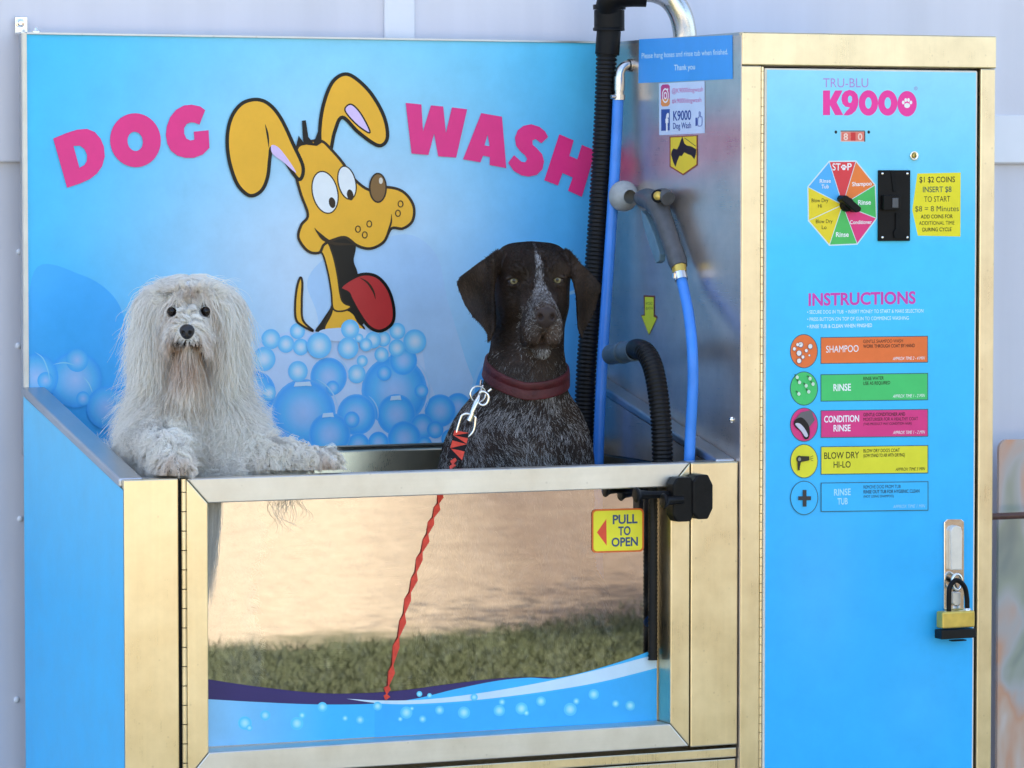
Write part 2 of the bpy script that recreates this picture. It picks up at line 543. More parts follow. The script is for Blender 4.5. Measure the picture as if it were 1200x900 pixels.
# the tree whose shade lies across the dirt (reflected in the glass)
def tree(x, y, h, seed, label):
    rg = np.random.default_rng(seed)
    t = thing("shade_tree", label, "tree")
    mb = MB()
    top = np.array([x + 0.3, y - 0.2, h])
    mb.tube(smooth_path([(x, y, -0.1), (x + 0.05, y, h * 0.3), (x + 0.2, y - 0.1, h * 0.6), top], 14), np.linspace(0.13, 0.03, 14), 10)
    tips = []
    for k in range(16):
        z = rg.uniform(0.62, 0.95) * h
        a = rg.uniform(0, 2 * np.pi); L = rg.uniform(0.4, 1.2)
        p0 = np.array([x + 0.15, y - 0.08, z]); p2 = p0 + np.array([math.cos(a) * L, math.sin(a) * L * 0.6, L * rg.uniform(0.1, 0.5)])
        p1 = (p0 + p2) / 2 + rg.normal(0, 0.12, 3)
        mb.tube(smooth_path([p0, p1, p2], 8), np.linspace(0.045, 0.01, 8), 6)
        tips += [p1, p2]
    M.setdefault('bark', plain("bark", (0.10, 0.075, 0.055), 0.9, 0, 0.35, 20, bump=0.6, bscale=40, spec=0.1))
    M.setdefault('leaf', plain("leaf", (0.055, 0.085, 0.030), 0.5, 0, 0.5, 3, spec=0.3))
    mb.build("trunk", M['bark'], t)
    cm = MB()
    for p in tips:
        n = 320
        c = p + rg.normal(0, 0.26, (n, 3))
        for q in c:
            u = rg.normal(0, 1, 3); u /= np.linalg.norm(u)
            v = np.cross(u, rg.normal(0, 1, 3)); v /= np.linalg.norm(v)
            s = rg.uniform(0.03, 0.06)
            cm.add([q - u * s, q + v * s * 0.35, q + u * s, q - v * s * 0.35], [(0, 1, 2, 3)])
    cm.build("crown", M['leaf'], t, fixn=False)
tree(2.9, -3.35, 5.6, 3, "slender shade tree on the lawn in front of the machine")

# building: pale painted sheet cladding with a lapped joint and a cover strip
def wall_material():
    m, t, b = new_mat("painted_cladding")
    tc = node(t, "ShaderNodeTexCoord")
    n1 = node(t, "ShaderNodeTexNoise", Scale=2.2, Detail=5.0)
    n2 = node(t, "ShaderNodeTexNoise", Scale=60.0, Detail=4.0)
    mpg = node(t, "ShaderNodeMapping"); mpg.inputs["Scale"].default_value = (14, 14, 0.7)
    t.links.new(tc.outputs["Object"], mpg.inputs["Vector"])
    n3 = node(t, "ShaderNodeTexNoise", Scale=1.0, Detail=4.0)
    t.links.new(mpg.outputs[0], n3.inputs["Vector"])
    for n in (n1, n2): t.links.new(tc.outputs["Object"], n.inputs["Vector"])
    ad = node(t, "ShaderNodeMath", operation='ADD')
    t.links.new(n1.outputs["Fac"], ad.inputs[0]); t.links.new(n3.outputs["Fac"], ad.inputs[1])
    mp = node(t, "ShaderNodeMapRange")
    mp.inputs["From Min"].default_value, mp.inputs["From Max"].default_value = 0.6, 1.4
    mp.inputs["To Min"].default_value, mp.inputs["To Max"].default_value = 0.86, 1.04
    t.links.new(ad.outputs[0], mp.inputs["Value"])
    mx = node(t, "ShaderNodeMix", data_type='RGBA', blend_type='MULTIPLY')
    mx.inputs["Factor"].default_value = 1.0
    mx.inputs[6].default_value = (0.69, 0.69, 0.75, 1)
    t.links.new(mp.outputs[0], mx.inputs[7]); t.links.new(mx.outputs[2], b.inputs["Base Color"])
    b.inputs["Roughness"].default_value = 0.55
    bp = node(t, "ShaderNodeBump", Strength=0.15, Distance=0.002)
    t.links.new(n2.outputs["Fac"], bp.inputs["Height"]); t.links.new(bp.outputs[0], b.inputs["Normal"])
    return m
M['wall'] = wall_material()
wl = thing("cladding_wall", "pale lavender-white painted cladding wall behind the blue machine", "wall")
zj = float(meet(10, 190, 1, 0.60)[2])
MB().box(-9, 9, 0.606, 6.0, 0.0, zj + 0.02).build("lower_sheet", M['wall'], wl)
MB().box(-9, 9, 0.594, 0.606, zj, 3.3).build("upper_sheet", M['wall'], wl, bevel=0.003)
xs0, xs1 = meet(450, 20, 1, 0.59)[0], meet(485, 20, 1, 0.59)[0]
M['strip'] = plain("cover_strip_paint", (0.76, 0.78, 0.82), 0.5, 0, 0.05, 5)
MB().box(xs0, xs1, 0.585, 0.5935, zj + 0.004, 3.3).build("cover_strip", M['strip'], wl, bevel=0.002)
zb = float(meet(1180, 135, 1, 0.594)[2])
MB().box(1.12, 9, 0.590, 0.5935, zj + 0.003, zb).build("joint_flashing", M['strip'], wl, bevel=0.001)
sc_ = MB()
for px, py in ((22, 405), (24, 608), (23, 295), (20, 820)):
    p = meet(px, py, 1, 0.604)
    sc_.lathe(p, (0, -1, 0), [(-0.006, 0.005), (0.0, 0.005), (0.002, 0.003), (0.002, 0)], 12)
sc_.build("screw_head", M['strip'], wl)
MB().box(-9, 9, 0.30, 6.2, 3.3, 3.42).build("eave", M['wall'], wl)

# ================================================================== the dog wash machine
mach = thing("dog_wash_machine", "blue and stainless steel self-serve dog wash bay with tub and coin cabinet", "dog wash")
D = 0.53
XL, XR, XC, XE = -0.509, 0.547, 0.547, 1.026
FR = lambda y: on_front(y)
def rim_z(y): return 1.0 + 0.117 * y / D

# --- left side panel, printed blue (paler at the top)
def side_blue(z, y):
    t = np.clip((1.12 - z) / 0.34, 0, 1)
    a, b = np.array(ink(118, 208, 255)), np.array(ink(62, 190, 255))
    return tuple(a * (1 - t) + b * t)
mb = MB()
ny, nz = 10, 24
pts, cols = [], []
for j in range(nz + 1):
    for i in range(ny + 1):
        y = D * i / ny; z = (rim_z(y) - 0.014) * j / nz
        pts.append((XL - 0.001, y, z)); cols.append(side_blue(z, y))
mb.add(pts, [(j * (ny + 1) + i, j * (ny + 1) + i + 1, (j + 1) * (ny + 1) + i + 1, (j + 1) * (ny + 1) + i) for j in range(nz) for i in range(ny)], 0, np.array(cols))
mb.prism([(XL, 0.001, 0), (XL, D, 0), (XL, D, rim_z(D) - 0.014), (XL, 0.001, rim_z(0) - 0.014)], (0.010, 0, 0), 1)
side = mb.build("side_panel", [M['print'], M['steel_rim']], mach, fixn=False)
tag(side, "plain blue printed side panel of the tub")

# --- rims sloping up to the splash panel
def rim(name, x0, x1, lab):
    m = MB()
    sec = [(0.0, 1.0)]
    y1 = D - 0.002
    m.prism([(x0, 0.012, 1.003), (x0, y1, rim_z(y1) + 0.002), (x0, y1, rim_z(y1) - 0.013), (x0, 0.012, 0.988)], (x1 - x0, 0, 0))
    o = m.build(name, M['steel_rim'], mach, bevel=0.004, seg=3)
    return o
rim("tub_rim", XL - 0.004, XL + 0.036, "")
rim("tub_rim", XC - 0.036, XC - 0.0005, "")

# --- posts and base
MB().box(XL, -0.421, 0.0, 0.0115, 0.0, 1.0015).build("front_post", M['steel_v'], mach, bevel=0.0022)
MB().box(XL + 0.004, -0.4215, 0.012, 0.05, 0.0, 0.984).build("post_return", M['steel_v'], mach)
MB().box(XL + 0.0375, -0.4215, 0.012, 0.05, 0.9845, 1.001).build("post_cap", M['steel_rim'], mach, bevel=0.001)
MB().box(0.459, 0.5455, 0.0, 0.05, 0.5325, 1.0).build("front_post", M['steel_v'], mach, bevel=0.0025)
MB().box(-0.4195, 0.5455, 0.003, 0.06, 0.5115, 0.5275).build("base_rail", M['steel_v'], mach, bevel=0.002)
MB().box(-0.4195, 0.5455, 0.006, 0.06, 0.0, 0.509).build("base_panel", M['steel_v'], mach, bevel=0.002)

# --- tub shell
tb = MB()
tb.box(XL + 0.012, XC - 0.002, 0.07, D - 0.002, 0.48, 0.55)                 # floor
tb.box(XL + 0.012, XC - 0.002, D - 0.012, D - 0.002, 0.551, 0.93)          # back
tb.box(XL + 0.012, XL + 0.03, 0.06, D - 0.013, 0.551, 0.985)                # left wall
tb.box(XC - 0.030, XC - 0.004, 0.06, D - 0.013, 0.551, 0.982)               # right wall
tb.build("tub_shell", M['steel_tub'], mach, bevel=0.002)
MB().prism([(XL + 0.034, 0.500, 0.931), (XL + 0.034, 0.5085, 0.9985), (XL + 0.034, D - 0.002, 0.9985), (XL + 0.034, D - 0.002, 0.931)], (XC - XL - 0.072, 0, 0)).build("added_back_ledge", M['steel_v'], mach, bevel=0.003)  # added ledge, tilted to give the tub's back a gold reflection
# right wall behind the sloping rim
MB().prism([(XC - 0.0335, 0.06, 0.984), (XC - 0.0335, D - 0.013, 0.984), (XC - 0.0335, D - 0.013, rim_z(D) - 0.016), (XC - 0.0335, 0.06, rim_z(0.06) - 0.016)], (0.003, 0, 0)).build("rim_skirt", M['steel_side'], mach)
MB().prism([(XL + 0.030, 0.06, 0.986), (XL + 0.030, D - 0.013, 0.986), (XL + 0.030, D - 0.013, rim_z(D) - 0.016), (XL + 0.030, 0.06, rim_z(0.06) - 0.016)], (0.003, 0, 0)).build("rim_skirt", M['steel_side'], mach)

# --- door with glass pane
door = MB()
dx0, dx1, dz0, dz1, fw, fd = -0.408, 0.4565, 0.535, 1.0, 0.0345, 0.05
fb, ft = 0.0385, 0.0385
def mitre(a, b, c, d, mi, dd=fd): door.prism([(p[0], -0.001, p[1]) for p in (a, b, c, d)], (0, dd, 0), mi)
g = 0.0005
mitre((dx0, dz1 - g), (dx0 + fw, dz1 - ft - g), (dx0 + fw, dz0 + fb + g), (dx0, dz0 + g), 0)
mitre((dx1, dz1 - g), (dx1, dz0 + g), (dx1 - fw, dz0 + fb + g), (dx1 - fw, dz1 - ft - g), 0)
mitre((dx0 + g, dz1), (dx1 - g, dz1), (dx1 - fw - g, dz1 - ft), (dx0 + fw + g, dz1 - ft), 1, 0.030)
mitre((dx0 + g, dz0), (dx0 + fw + g, dz0 + fb), (dx1 - fw - g, dz0 + fb), (dx1 - g, dz0), 1)
dob = bpy.data.objects.new("tub_door", None); COL.objects.link(dob); dob.parent = mach
tag(dob, "steel framed glass door on the front of the tub")
door.build("frame", [M['steel_v'], M['steel_h']], dob, bevel=0.0018)
def glass_material():
    """tinted, half mirroring film on glass"""
    m, t, b = new_mat("mirror_film_glass")
    out = t.nodes["Material Output"]
    t.nodes.remove(b)
    tr = node(t, "ShaderNodeBsdfTransparent"); tr.inputs[0].default_value = (0.55, 0.55, 0.53, 1)
    gl = node(t, "ShaderNodeBsdfGlossy"); gl.inputs["Color"].default_value = (0.96, 0.94, 0.90, 1)
    gl.inputs["Roughness"].default_value = 0.012
    tc = node(t, "ShaderNodeTexCoord")
    nz = node(t, "ShaderNodeTexNoise", Scale=2.5, Detail=2.0)
    t.links.new(tc.outputs["Object"], nz.inputs["Vector"])
    bp = node(t, "ShaderNodeBump", Strength=0.03, Distance=0.004)
    t.links.new(nz.outputs["Fac"], bp.inputs["Height"]); t.links.new(bp.outputs[0], gl.inputs["Normal"])
    mx = node(t, "ShaderNodeMixShader"); mx.inputs[0].default_value = 0.42
    t.links.new(tr.outputs[0], mx.inputs[1]); t.links.new(gl.outputs[0], mx.inputs[2])
    # dried water spots and dust
    vo = node(t, "ShaderNodeTexNoise", Scale=55.0, Detail=6.0, Roughness=0.75)
    t.links.new(tc.outputs["Object"], vo.inputs["Vector"])
    mr = node(t, "ShaderNodeMapRange")
    mr.inputs["From Min"].default_value, mr.inputs["From Max"].default_value = 0.5, 0.8
    mr.inputs["To Min"].default_value, mr.inputs["To Max"].default_value = 0.0, 0.10
    t.links.new(vo.outputs["Fac"], mr.inputs["Value"])
    df = node(t, "ShaderNodeBsdfDiffuse"); df.inputs[0].default_value = (0.6, 0.6, 0.58, 1)
    m2 = node(t, "ShaderNodeMixShader")
    t.links.new(mr.outputs[0], m2.inputs[0]); t.links.new(mx.outputs[0], m2.inputs[1]); t.links.new(df.outputs[0], m2.inputs[2])
    t.links.new(m2.outputs[0], out.inputs[0])
    return m
M['glass'] = glass_material()
PY = 0.047
pn = MB().add([(dx0 + fw - 0.004, PY, dz0 + fb - 0.003), (dx1 - fw + 0.004, PY, dz0 + fb - 0.003), (dx1 - fw + 0.004, PY, dz1 - ft + 0.004), (dx0 + fw - 0.004, PY, dz1 - ft + 0.004)], [(0, 1, 2, 3)])
tag(pn.build("glass_pane", M['glass'], dob, fixn=False), "half-mirroring glass pane reflecting lawn and sandy ground")
# added ribbed black strip right of the pane, standing in for the hose
sm = MB()
zt = 0.966
sp = [(0.4085, PY - 0.0095, z) for z in np.linspace(zt, 0.675, 88)]
sm.tube(sp, [0.0085 if i % 2 else 0.0068 for i in range(88)], 12)
sm.build("hose_stand_in", M['rubber'], dob)
# piano hinge
hm = MB()
hm.box(-0.4205, -0.4085, 0.004, 0.02, 0.529, 1.0, 1)
z = 0.5305
while z < 0.999:
    hm.tube([(-0.4125, 0.0, z), (-0.4125, 0.0, min(z + 0.0285, 1.0))], 0.0042, 12)
    z += 0.030
hm.build("piano_hinge", [M['steel_v'], M['blackm']], dob)
# latch: two black clamp halves with bell-ended pins
lm = MB()
def on(px, py, y=-0.03): return meet(px, py, 1, y)
def lump(px0, px1, py0, py1, ya, yb, cut):
    a, b = on(px0, py1, ya), on(px1, py0, ya)
    x0, x1, z0, z1 = a[0], b[0], a[2], b[2]
    w, h = x1 - x0, z1 - z0
    out = [(x0 + cut * w, ya, z1), (x1 - cut * w, ya, z1), (x1, ya, z1 - 0.24 * h), (x1, ya, z0 + 0.24 * h), (x1 - cut * w, ya, z0), (x0 + cut * w, ya, z0), (x0, ya, z0 + 0.15 * h), (x0, ya, z1 - 0.15 * h)]
    lm.prism(out, (0, yb - ya, 0))
lump(789, 815, 559, 612, -0.030, -0.0025, 0.18)
lump(812, 836, 556, 609, -0.034, -0.0022, 0.24)
for (pa, pb, yy) in (((815, 579), (744, 580), -0.012), ((800, 586), (776, 587), -0.034)):
    a, b = on(*pa, yy), on(*pb, yy)
    d_ = Vector(b - a); L = d_.length
    lm.lathe(a, d_, [(0, 0.0062), (L - 0.024, 0.0062), (L - 0.010, 0.0078), (L - 0.003, 0.0125), (L, 0.0125), (L, 0)], 16)
lm.build("latch", M['black'], dob, bevel=0.003, seg=3)

# --- splash panel
MB().box(XL + 0.004, XC - 0.001, D, D + 0.03, 1.003, 1.700).build("splash_panel", M['steel_rim'], mach, bevel=0.001)
splash = [o for o in COL.objects if o.name == "splash_panel"][0]
eb = MB()
eb.box(XL + 0.0005, XL + 0.0075, D - 0.004, D + 0.004, 1.118, 1.702)
eb.build("edge_trim", M['edge'], splash)
eb2 = MB(); eb2.box(XL + 0.0078, XC - 0.002, D - 0.004, D + 0.03, 1.7003, 1.7035); eb2.build("top_trim", M['steel_rim'], splash)
# wall bracket
bk = MB()
a, b = meet(17, 41, 1, 0.585), meet(31, 20, 1, 0.585)
bk.box(a[0], b[0], 0.580, 0.586, a[2], b[2]); bk.box(a[0], b[0] + 0.012, 0.545, 0.580, a[2], a[2] + 0.004)
p = meet(23.5, 27, 1, 0.58)
bk.lathe(p, (0, -1, 0), [(0, 0.0075), (0.002, 0.0075), (0.002, 0.005), (0.007, 0.0046), (0.007, 0)], 18)
p = meet(41, 37, 1, 0.55)
bk.lathe((p[0], 0.545, 1.704), (0, 0, 1), [(0, 0.007), (0.003, 0.007), (0.003, 0.003), (0.008, 0.003), (0.008, 0)], 14)
bk.build("wall_bracket", M['chrome'], mach, bevel=0.0006)

# --- coin cabinet
cab = bpy.data.objects.new("coin_cabinet", None); COL.objects.link(cab); cab.parent = mach
tag(cab, "tall steel cabinet with blue instruction door")
cs = MB(); cs.box(XC, XC + 0.0012, -0.0025, D + 0.03, 0.0, 1.696); cs.build("side_sheet", M['steel_side'], cab)
cb = MB()
cb.box(XC + 0.0015, XE - 0.002, 0.03, D + 0.03, 0.0, 1.690)
cb.box(XC, XE, 0.004, D + 0.034, 1.696, 1.701)
cb.build("carcass", M['steel_rim'], cab)
cf = MB()
cf.box(XC + 0.0014, XE + 0.001, -0.004, 0.030, 1.6475, 1.7015)
cf.box(XC + 0.0014, 0.584, -0.003, 0.030, 0.0, 1.647)
cf.box(0.9975, XE, -0.003, 0.030, 0.0, 1.647)
cf.build("front_frame", M['steel_v'], cab, bevel=0.002)
cg = MB(); cg.box(0.584, 0.9975, 0.012, 0.029, 0.0, 1.646); cg.build("door_gap", M['blackm'], cab)
ch = MB(); z = 0.0
while z < 1.64:
    ch.tube([(0.5868, -0.001, z), (0.5868, -0.001, min(z + 0.0135, 1.645))], 0.0026, 8); z += 0.0145
ch.build("piano_hinge", M['steel_v'], cab)
cdx0, cdx1 = 0.5905, 0.9925
cd_ = MB(); cd_.box(cdx0, cdx1, -0.002, 0.012, 0.01, 1.6435)
cdoor = cd_.build("cabinet_door", M['edge'], mach, bevel=0.003, seg=3)
tag(cdoor, "tall blue cabinet door printed with wash instructions")
# ================================================================== printing on the splash panel
SPL = on_front(D - 0.0006)
UPN = (0, -1, 0)
def mixc(a, b, t): return tuple(np.asarray(a) * (1 - t) + np.asarray(b) * t)
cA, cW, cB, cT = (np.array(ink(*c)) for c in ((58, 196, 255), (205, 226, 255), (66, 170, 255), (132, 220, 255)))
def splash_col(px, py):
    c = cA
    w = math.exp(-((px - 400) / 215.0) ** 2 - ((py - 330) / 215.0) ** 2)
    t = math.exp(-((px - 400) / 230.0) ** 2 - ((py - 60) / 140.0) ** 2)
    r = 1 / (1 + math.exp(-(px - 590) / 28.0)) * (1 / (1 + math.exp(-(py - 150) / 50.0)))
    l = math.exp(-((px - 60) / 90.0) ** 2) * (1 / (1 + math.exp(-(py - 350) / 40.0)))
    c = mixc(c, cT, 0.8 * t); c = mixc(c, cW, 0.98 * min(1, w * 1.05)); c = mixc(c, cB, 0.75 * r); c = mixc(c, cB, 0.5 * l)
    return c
gs = MB()
xa, xb = XL + 0.0078, XC - 0.002
pts, cols = [], []
nx, nz = 60, 44
P0 = CAM
def px_of(X, Y, Z):
    q = np.array((X, Y, Z)) - CAM; zz = q @ cd
    return 600 + FPX * (q @ cr) / zz, 450 - FPX * (q @ cu) / zz
for j in range(nz + 1):
    for i in range(nx + 1):
        X, Z = xa + (xb - xa) * i / nx, 1.006 + (1.7 - 1.006) * j / nz
        pts.append((X, D - 0.0006, Z)); cols.append(splash_col(*px_of(X, D, Z)))
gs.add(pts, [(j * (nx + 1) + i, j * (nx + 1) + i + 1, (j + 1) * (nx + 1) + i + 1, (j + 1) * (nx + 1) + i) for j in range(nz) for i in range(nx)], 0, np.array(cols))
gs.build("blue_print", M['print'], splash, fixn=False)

# soft background shapes and the bubbles, one print
bub = Print(SPL, UPN)
bub.k = 1
sky1, sky2 = ink(150, 200, 252), ink(96, 178, 252)
bub.curve([(40, 318), (95, 322), (135, 350), (152, 400), (160, 470), (165, 520), (100, 520), (40, 440)], mixc(splash_col(100, 420), ink(60, 165, 250), 0.42), 70)
bub.curve([(360, 330), (385, 300), (430, 285), (480, 275), (512, 300), (524, 350), (545, 420), (560, 470), (540, 522), (420, 522), (380, 430), (372, 370)], mixc(splash_col(450, 400), ink(140, 190, 250), 0.30), 70)
bub.curve([(560, 520), (555, 470), (560, 440), (590, 400), (640, 360), (688, 340), (690, 520)], mixc(splash_col(640, 430), ink(60, 155, 250), 0.30), 60)
bub.stroke([(556, 520), (553, 470), (562, 432), (590, 398), (640, 356), (689, 336)], 4.0, ink(150, 205, 255), 50)
foam = ink(196, 218, 250)
bub.curve([(298, 420), (310, 398), (345, 388), (400, 385), (450, 392), (490, 405), (500, 440), (512, 470), (520, 521), (420, 522), (300, 522), (292, 470)], foam, 70)
rim_c, mid_c, hi_c = ink(106, 194, 255), ink(142, 212, 255), ink(222, 232, 252)
drim, dmid, dhi = ink(76, 172, 255), ink(104, 194, 255), ink(178, 206, 250)
OX, OY, SC = 280.0, 360.0, 1 / 4.286
def bubble(cx, cy, r, deep):
    rr = r * SC; x, y = OX + cx * SC, OY + cy * SC
    y = min(y, 560)
    a, b, c = (drim, dmid, dhi) if deep else (rim_c, mid_c, hi_c)
    st = [(0, c), (0.3, mixc(c, b, 0.35)), (0.62, b), (0.9, a), (1.0, mixc(a, ink(150, 210, 255), 0.35))]
    (BP or bub).disc(x, y, rr, st, 30, rr * 1.06)
BP = None
def clip_low(lst): return [b for b in lst if True]
big = [(80, 430, 105, 1), (1100, 500, 66, 1), (1010, 520, 78, 1), (780, 420, 165, 1), (450, 350, 92, 1), (825, 268, 70, 1), (590, 540, 98, 1), (325, 530, 160, 1), (790, 540, 98, 1), (920, 600, 62, 1), (600, 690, 55, 1), (700, 680, 52, 1), (200, 690, 50, 1), (170, 630, 45, 1), (455, 640, 105, 1), (830, 660, 84, 1), (985, 615, 42, 1), (930, 690, 40, 1), (1060, 660, 45, 1)]
small = [(125, 260, 58, 0), (160, 160, 48, 0), (235, 185, 42, 0), (293, 120, 38, 0), (310, 200, 40, 0), (400, 192, 62, 0), (600, 155, 22, 0), (670, 165, 40, 0), (635, 188, 32, 0), (545, 205, 52, 0), (555, 110, 46, 0), (725, 160, 36, 0), (795, 120, 40, 0), (882, 172, 58, 0), (792, 205, 42, 0), (715, 238, 36, 0), (150, 430, 35, 0), (295, 322, 50, 0), (470, 405, 35, 1), (590, 335, 45, 0), (618, 270, 28, 0), (728, 330, 38, 1), (915, 420, 35, 1), (565, 565, 40, 1)]
top4 = [b for b in small if b[:2] in ((555, 110), (545, 205), (400, 192), (600, 155), (670, 165), (635, 188))]
for b in big + [b for b in small if b not in top4]: bubble(*b)
for cx, cy, w in ((325, 392, 24), (450, 548, 16), (790, 462, 15)):
    x, y = OX + cx * SC, OY + cy * SC
    bub.poly([(x - w * .42, y - 3.5), (x + w * .30, y - 4.5), (x + w * .38, y + 1), (x + w * .1, y + .5), (x - w * .5, y + 1.5)], ink(205, 228, 255))
for a0, a1, cx, cy, r in ((-1.2, -0.1, 325, 530, 172), (-1.0, 0.2, 590, 540, 108), (-0.9, 0.6, 780, 420, 176), (-1.3, 0.1, 450, 350, 98)):
    pp = [(OX + (cx + r * math.cos(t)) * SC, OY + (cy + r * 1.05 * math.sin(t)) * SC) for t in np.linspace(a0, a1, 12)]
    bub.stroke(pp, 1.6, ink(170, 215, 255), 24, taper=True)
# left cluster
for cx, cy, r in ((88, 445, 31), (42, 442, 26), (125, 478, 24), (90, 422, 13), (53, 446, 9.5), (97, 467, 8)):
    st = [(0, dhi), (0.35, mixc(dhi, dmid, 0.5)), (0.7, dmid if r > 20 else ink(110, 195, 255)), (1.0, drim if r > 14 else ink(80, 180, 255))]
    bub.disc(cx, cy, r, st, 30, r * 1.06)
bub.stroke([(40, 412), (50, 420), (56, 435), (58, 446)], 1.5, ink(150, 215, 255), 20, taper=True)
bub.stroke([(62, 427), (75, 425), (88, 428)], 1.5, ink(150, 215, 255), 20, taper=True)
bub.stroke([(97, 441), (104, 450), (108, 460)], 1.5, ink(160, 220, 255), 20, taper=True)
# keep only what lies on the panel
bo = bub
v = np.array(bo.mb.v)
v[:, 2] = np.maximum(v[:, 2], 1.0065); v[:, 0] = np.clip(v[:, 0], XL + 0.009, XC - 0.003)
bo.mb.v = [tuple(p) for p in v]
bub.build("bubble_print", splash)
BL = bub.k

# a plain yellow floppy-eared dog picture
cd2 = Print(SPL, UPN); cd2.k = BL + 2
yel, blk, dk = ink(250, 184, 52), ink(6, 5, 5), ink(48, 34, 20)
q = lambda L: [(230 + x / 2.648, 60 + y / 2.648) for x, y in L]
tail = q([(322, 702), (312, 730), (306, 780), (308, 830), (325, 850), (362, 868), (330, 835), (326, 780), (328, 720)])
cd2.curve(tail, yel, 40); cd2.stroke(tail, 2.6, dk, 60, True)
chest = q([(428, 770), (412, 815), (396, 860), (404, 885), (450, 885), (505, 885), (520, 862), (500, 838), (482, 800), (470, 782), (450, 776)])
cd2.curve(chest, yel, 50); cd2.poly([tuple(p) for p in smooth_path(q([(424, 785), (405, 812), (385, 842), (368, 868), (392, 868), (404, 846), (420, 815)]), 30, True)], blk)
cd2.stroke(chest, 2.2, dk, 50, True)
neckline = q([(385, 600), (405, 640), (425, 720), (440, 790), (480, 812), (512, 850), (520, 820), (505, 760), (500, 690), (487, 650), (492, 600), (440, 570)])
cd2.curve(neckline, blk, 50)
throat = q([(372, 604), (392, 632), (408, 690), (418, 750), (424, 800), (455, 806), (478, 792), (450, 772), (436, 690), (422, 630), (402, 588)])
cd2.curve(throat, yel, 50); cd2.stroke(throat, 2.0, dk, 60, True)
tong = q([(446, 735), (470, 712), (515, 692), (560, 700), (595, 740), (612, 800), (606, 845), (570, 868), (535, 855), (505, 815), (480, 770), (470, 750)])
cd2.curve(tong, ink(190, 52, 52), 60); cd2.stroke(tong, 3.6, blk, 70, True); cd2.stroke(q([(505, 702), (530, 718), (548, 745), (555, 770)]), 2.6, dk, 30, taper=True)
rear = q([(385, 290), (383, 230), (395, 160), (420, 98), (455, 72), (490, 82), (540, 130), (580, 200), (592, 262), (578, 290), (552, 288), (500, 250), (452, 205), (428, 250), (412, 315)])
cd2.curve(rear, yel, 80); cd2.stroke(rear, 4.2, blk, 110, True)
cd2.poly([tuple(p) for p in smooth_path(q([(460, 178), (480, 165), (510, 195), (538, 252), (505, 235), (470, 200)]), 30, True)], ink(226, 200, 245)); cd2.stroke(q([(460, 178), (480, 165), (510, 195), (538, 252), (505, 235), (470, 200)]), 1.8, blk, 40, True)
head = q([(310, 305), (335, 285), (385, 278), (420, 308), (452, 345), (492, 400), (540, 432), (590, 422), (640, 436), (672, 478), (670, 525), (640, 550), (604, 550), (580, 592), (540, 612), (500, 604), (462, 578), (425, 585), (395, 600), (380, 625), (345, 620), (316, 580), (324, 540), (345, 508), (322, 440), (306, 370)])
cd2.curve(head, yel, 120); cd2.stroke(head, 3.2, dk, 150, True)
front = q([(185, 150), (140, 163), (108, 205), (95, 265), (100, 335), (122, 405), (150, 440), (175, 448), (203, 430), (220, 390), (227, 330), (234, 300), (270, 335), (316, 398), (330, 360), (300, 290), (262, 210), (225, 165)])
cd2.curve(front, yel, 90); cd2.stroke(front, 4.2, blk, 120, True)
cd2.poly([tuple(p) for p in smooth_path(q([(232, 292), (255, 300), (290, 345), (308, 378), (270, 345), (235, 318)]), 30, True)], ink(226, 200, 245))
cd2.stroke(q([(212, 226), (220, 260), (224, 300)]), 2.4, blk, 20, taper=True)
for cx, cy, rx, ry, px_, py_ in ((398, 438, 37, 64, 420, 470), (466, 408, 25, 50, 476, 446)):
    x, y = 230 + cx / 2.648, 60 + cy / 2.648
    cd2.ell(x, y, (rx + 4) / 2.648, (ry + 4) / 2.648, dk, rot=-0.22)
    cd2.ell(x, y, rx / 2.648, ry / 2.648, ink(240, 244, 252), rot=-0.22)
    cd2.ell(230 + px_ / 2.648, 60 + py_ / 2.648, 10 / 2.648, 17 / 2.648, dk, rot=-0.2)
cd2.ell(230 + 562 / 2.648, 60 + 424 / 2.648, 28 / 2.648, 47 / 2.648, dk); cd2.ell(230 + 562 / 2.648, 60 + 424 / 2.648, 23 / 2.648, 42 / 2.648, ink(134, 100, 58)); cd2.ell(230 + 571 / 2.648, 60 + 402 / 2.648, 6 / 2.648, 10 / 2.648, ink(225, 215, 200))
cd2.stroke(q([(604, 505), (603, 530), (596, 552), (582, 588)]), 2.2, dk, 24, taper=True)
for x, y in ((500, 552), (535, 536), (521, 570), (632, 474), (624, 503)):
    cd2.ell(230 + x / 2.648, 60 + y / 2.648, 3.4, 4.2, dk, (2.2, 3.0))
mouth = q([(365, 548), (378, 560), (420, 590), (470, 596), (490, 600), (430, 602), (392, 588), (375, 568)])
cd2.curve(mouth, dk, 40)
cd2.poly(q([(308, 296), (316, 262), (330, 282), (326, 216), (338, 214), (346, 266), (362, 286), (380, 238), (388, 284), (372, 294), (340, 290)]), blk)
cd2.build("dog_picture_print", splash)
BP = Print(SPL, UPN); BP.k = cd2.k + 1
BP.curve([(372, 391), (378, 386), (400, 384), (424, 385), (430, 392), (424, 398), (400, 400), (378, 398)], foam, 40)
for b in top4: bubble(*b)
BP.build("foam_bubble_print", splash)

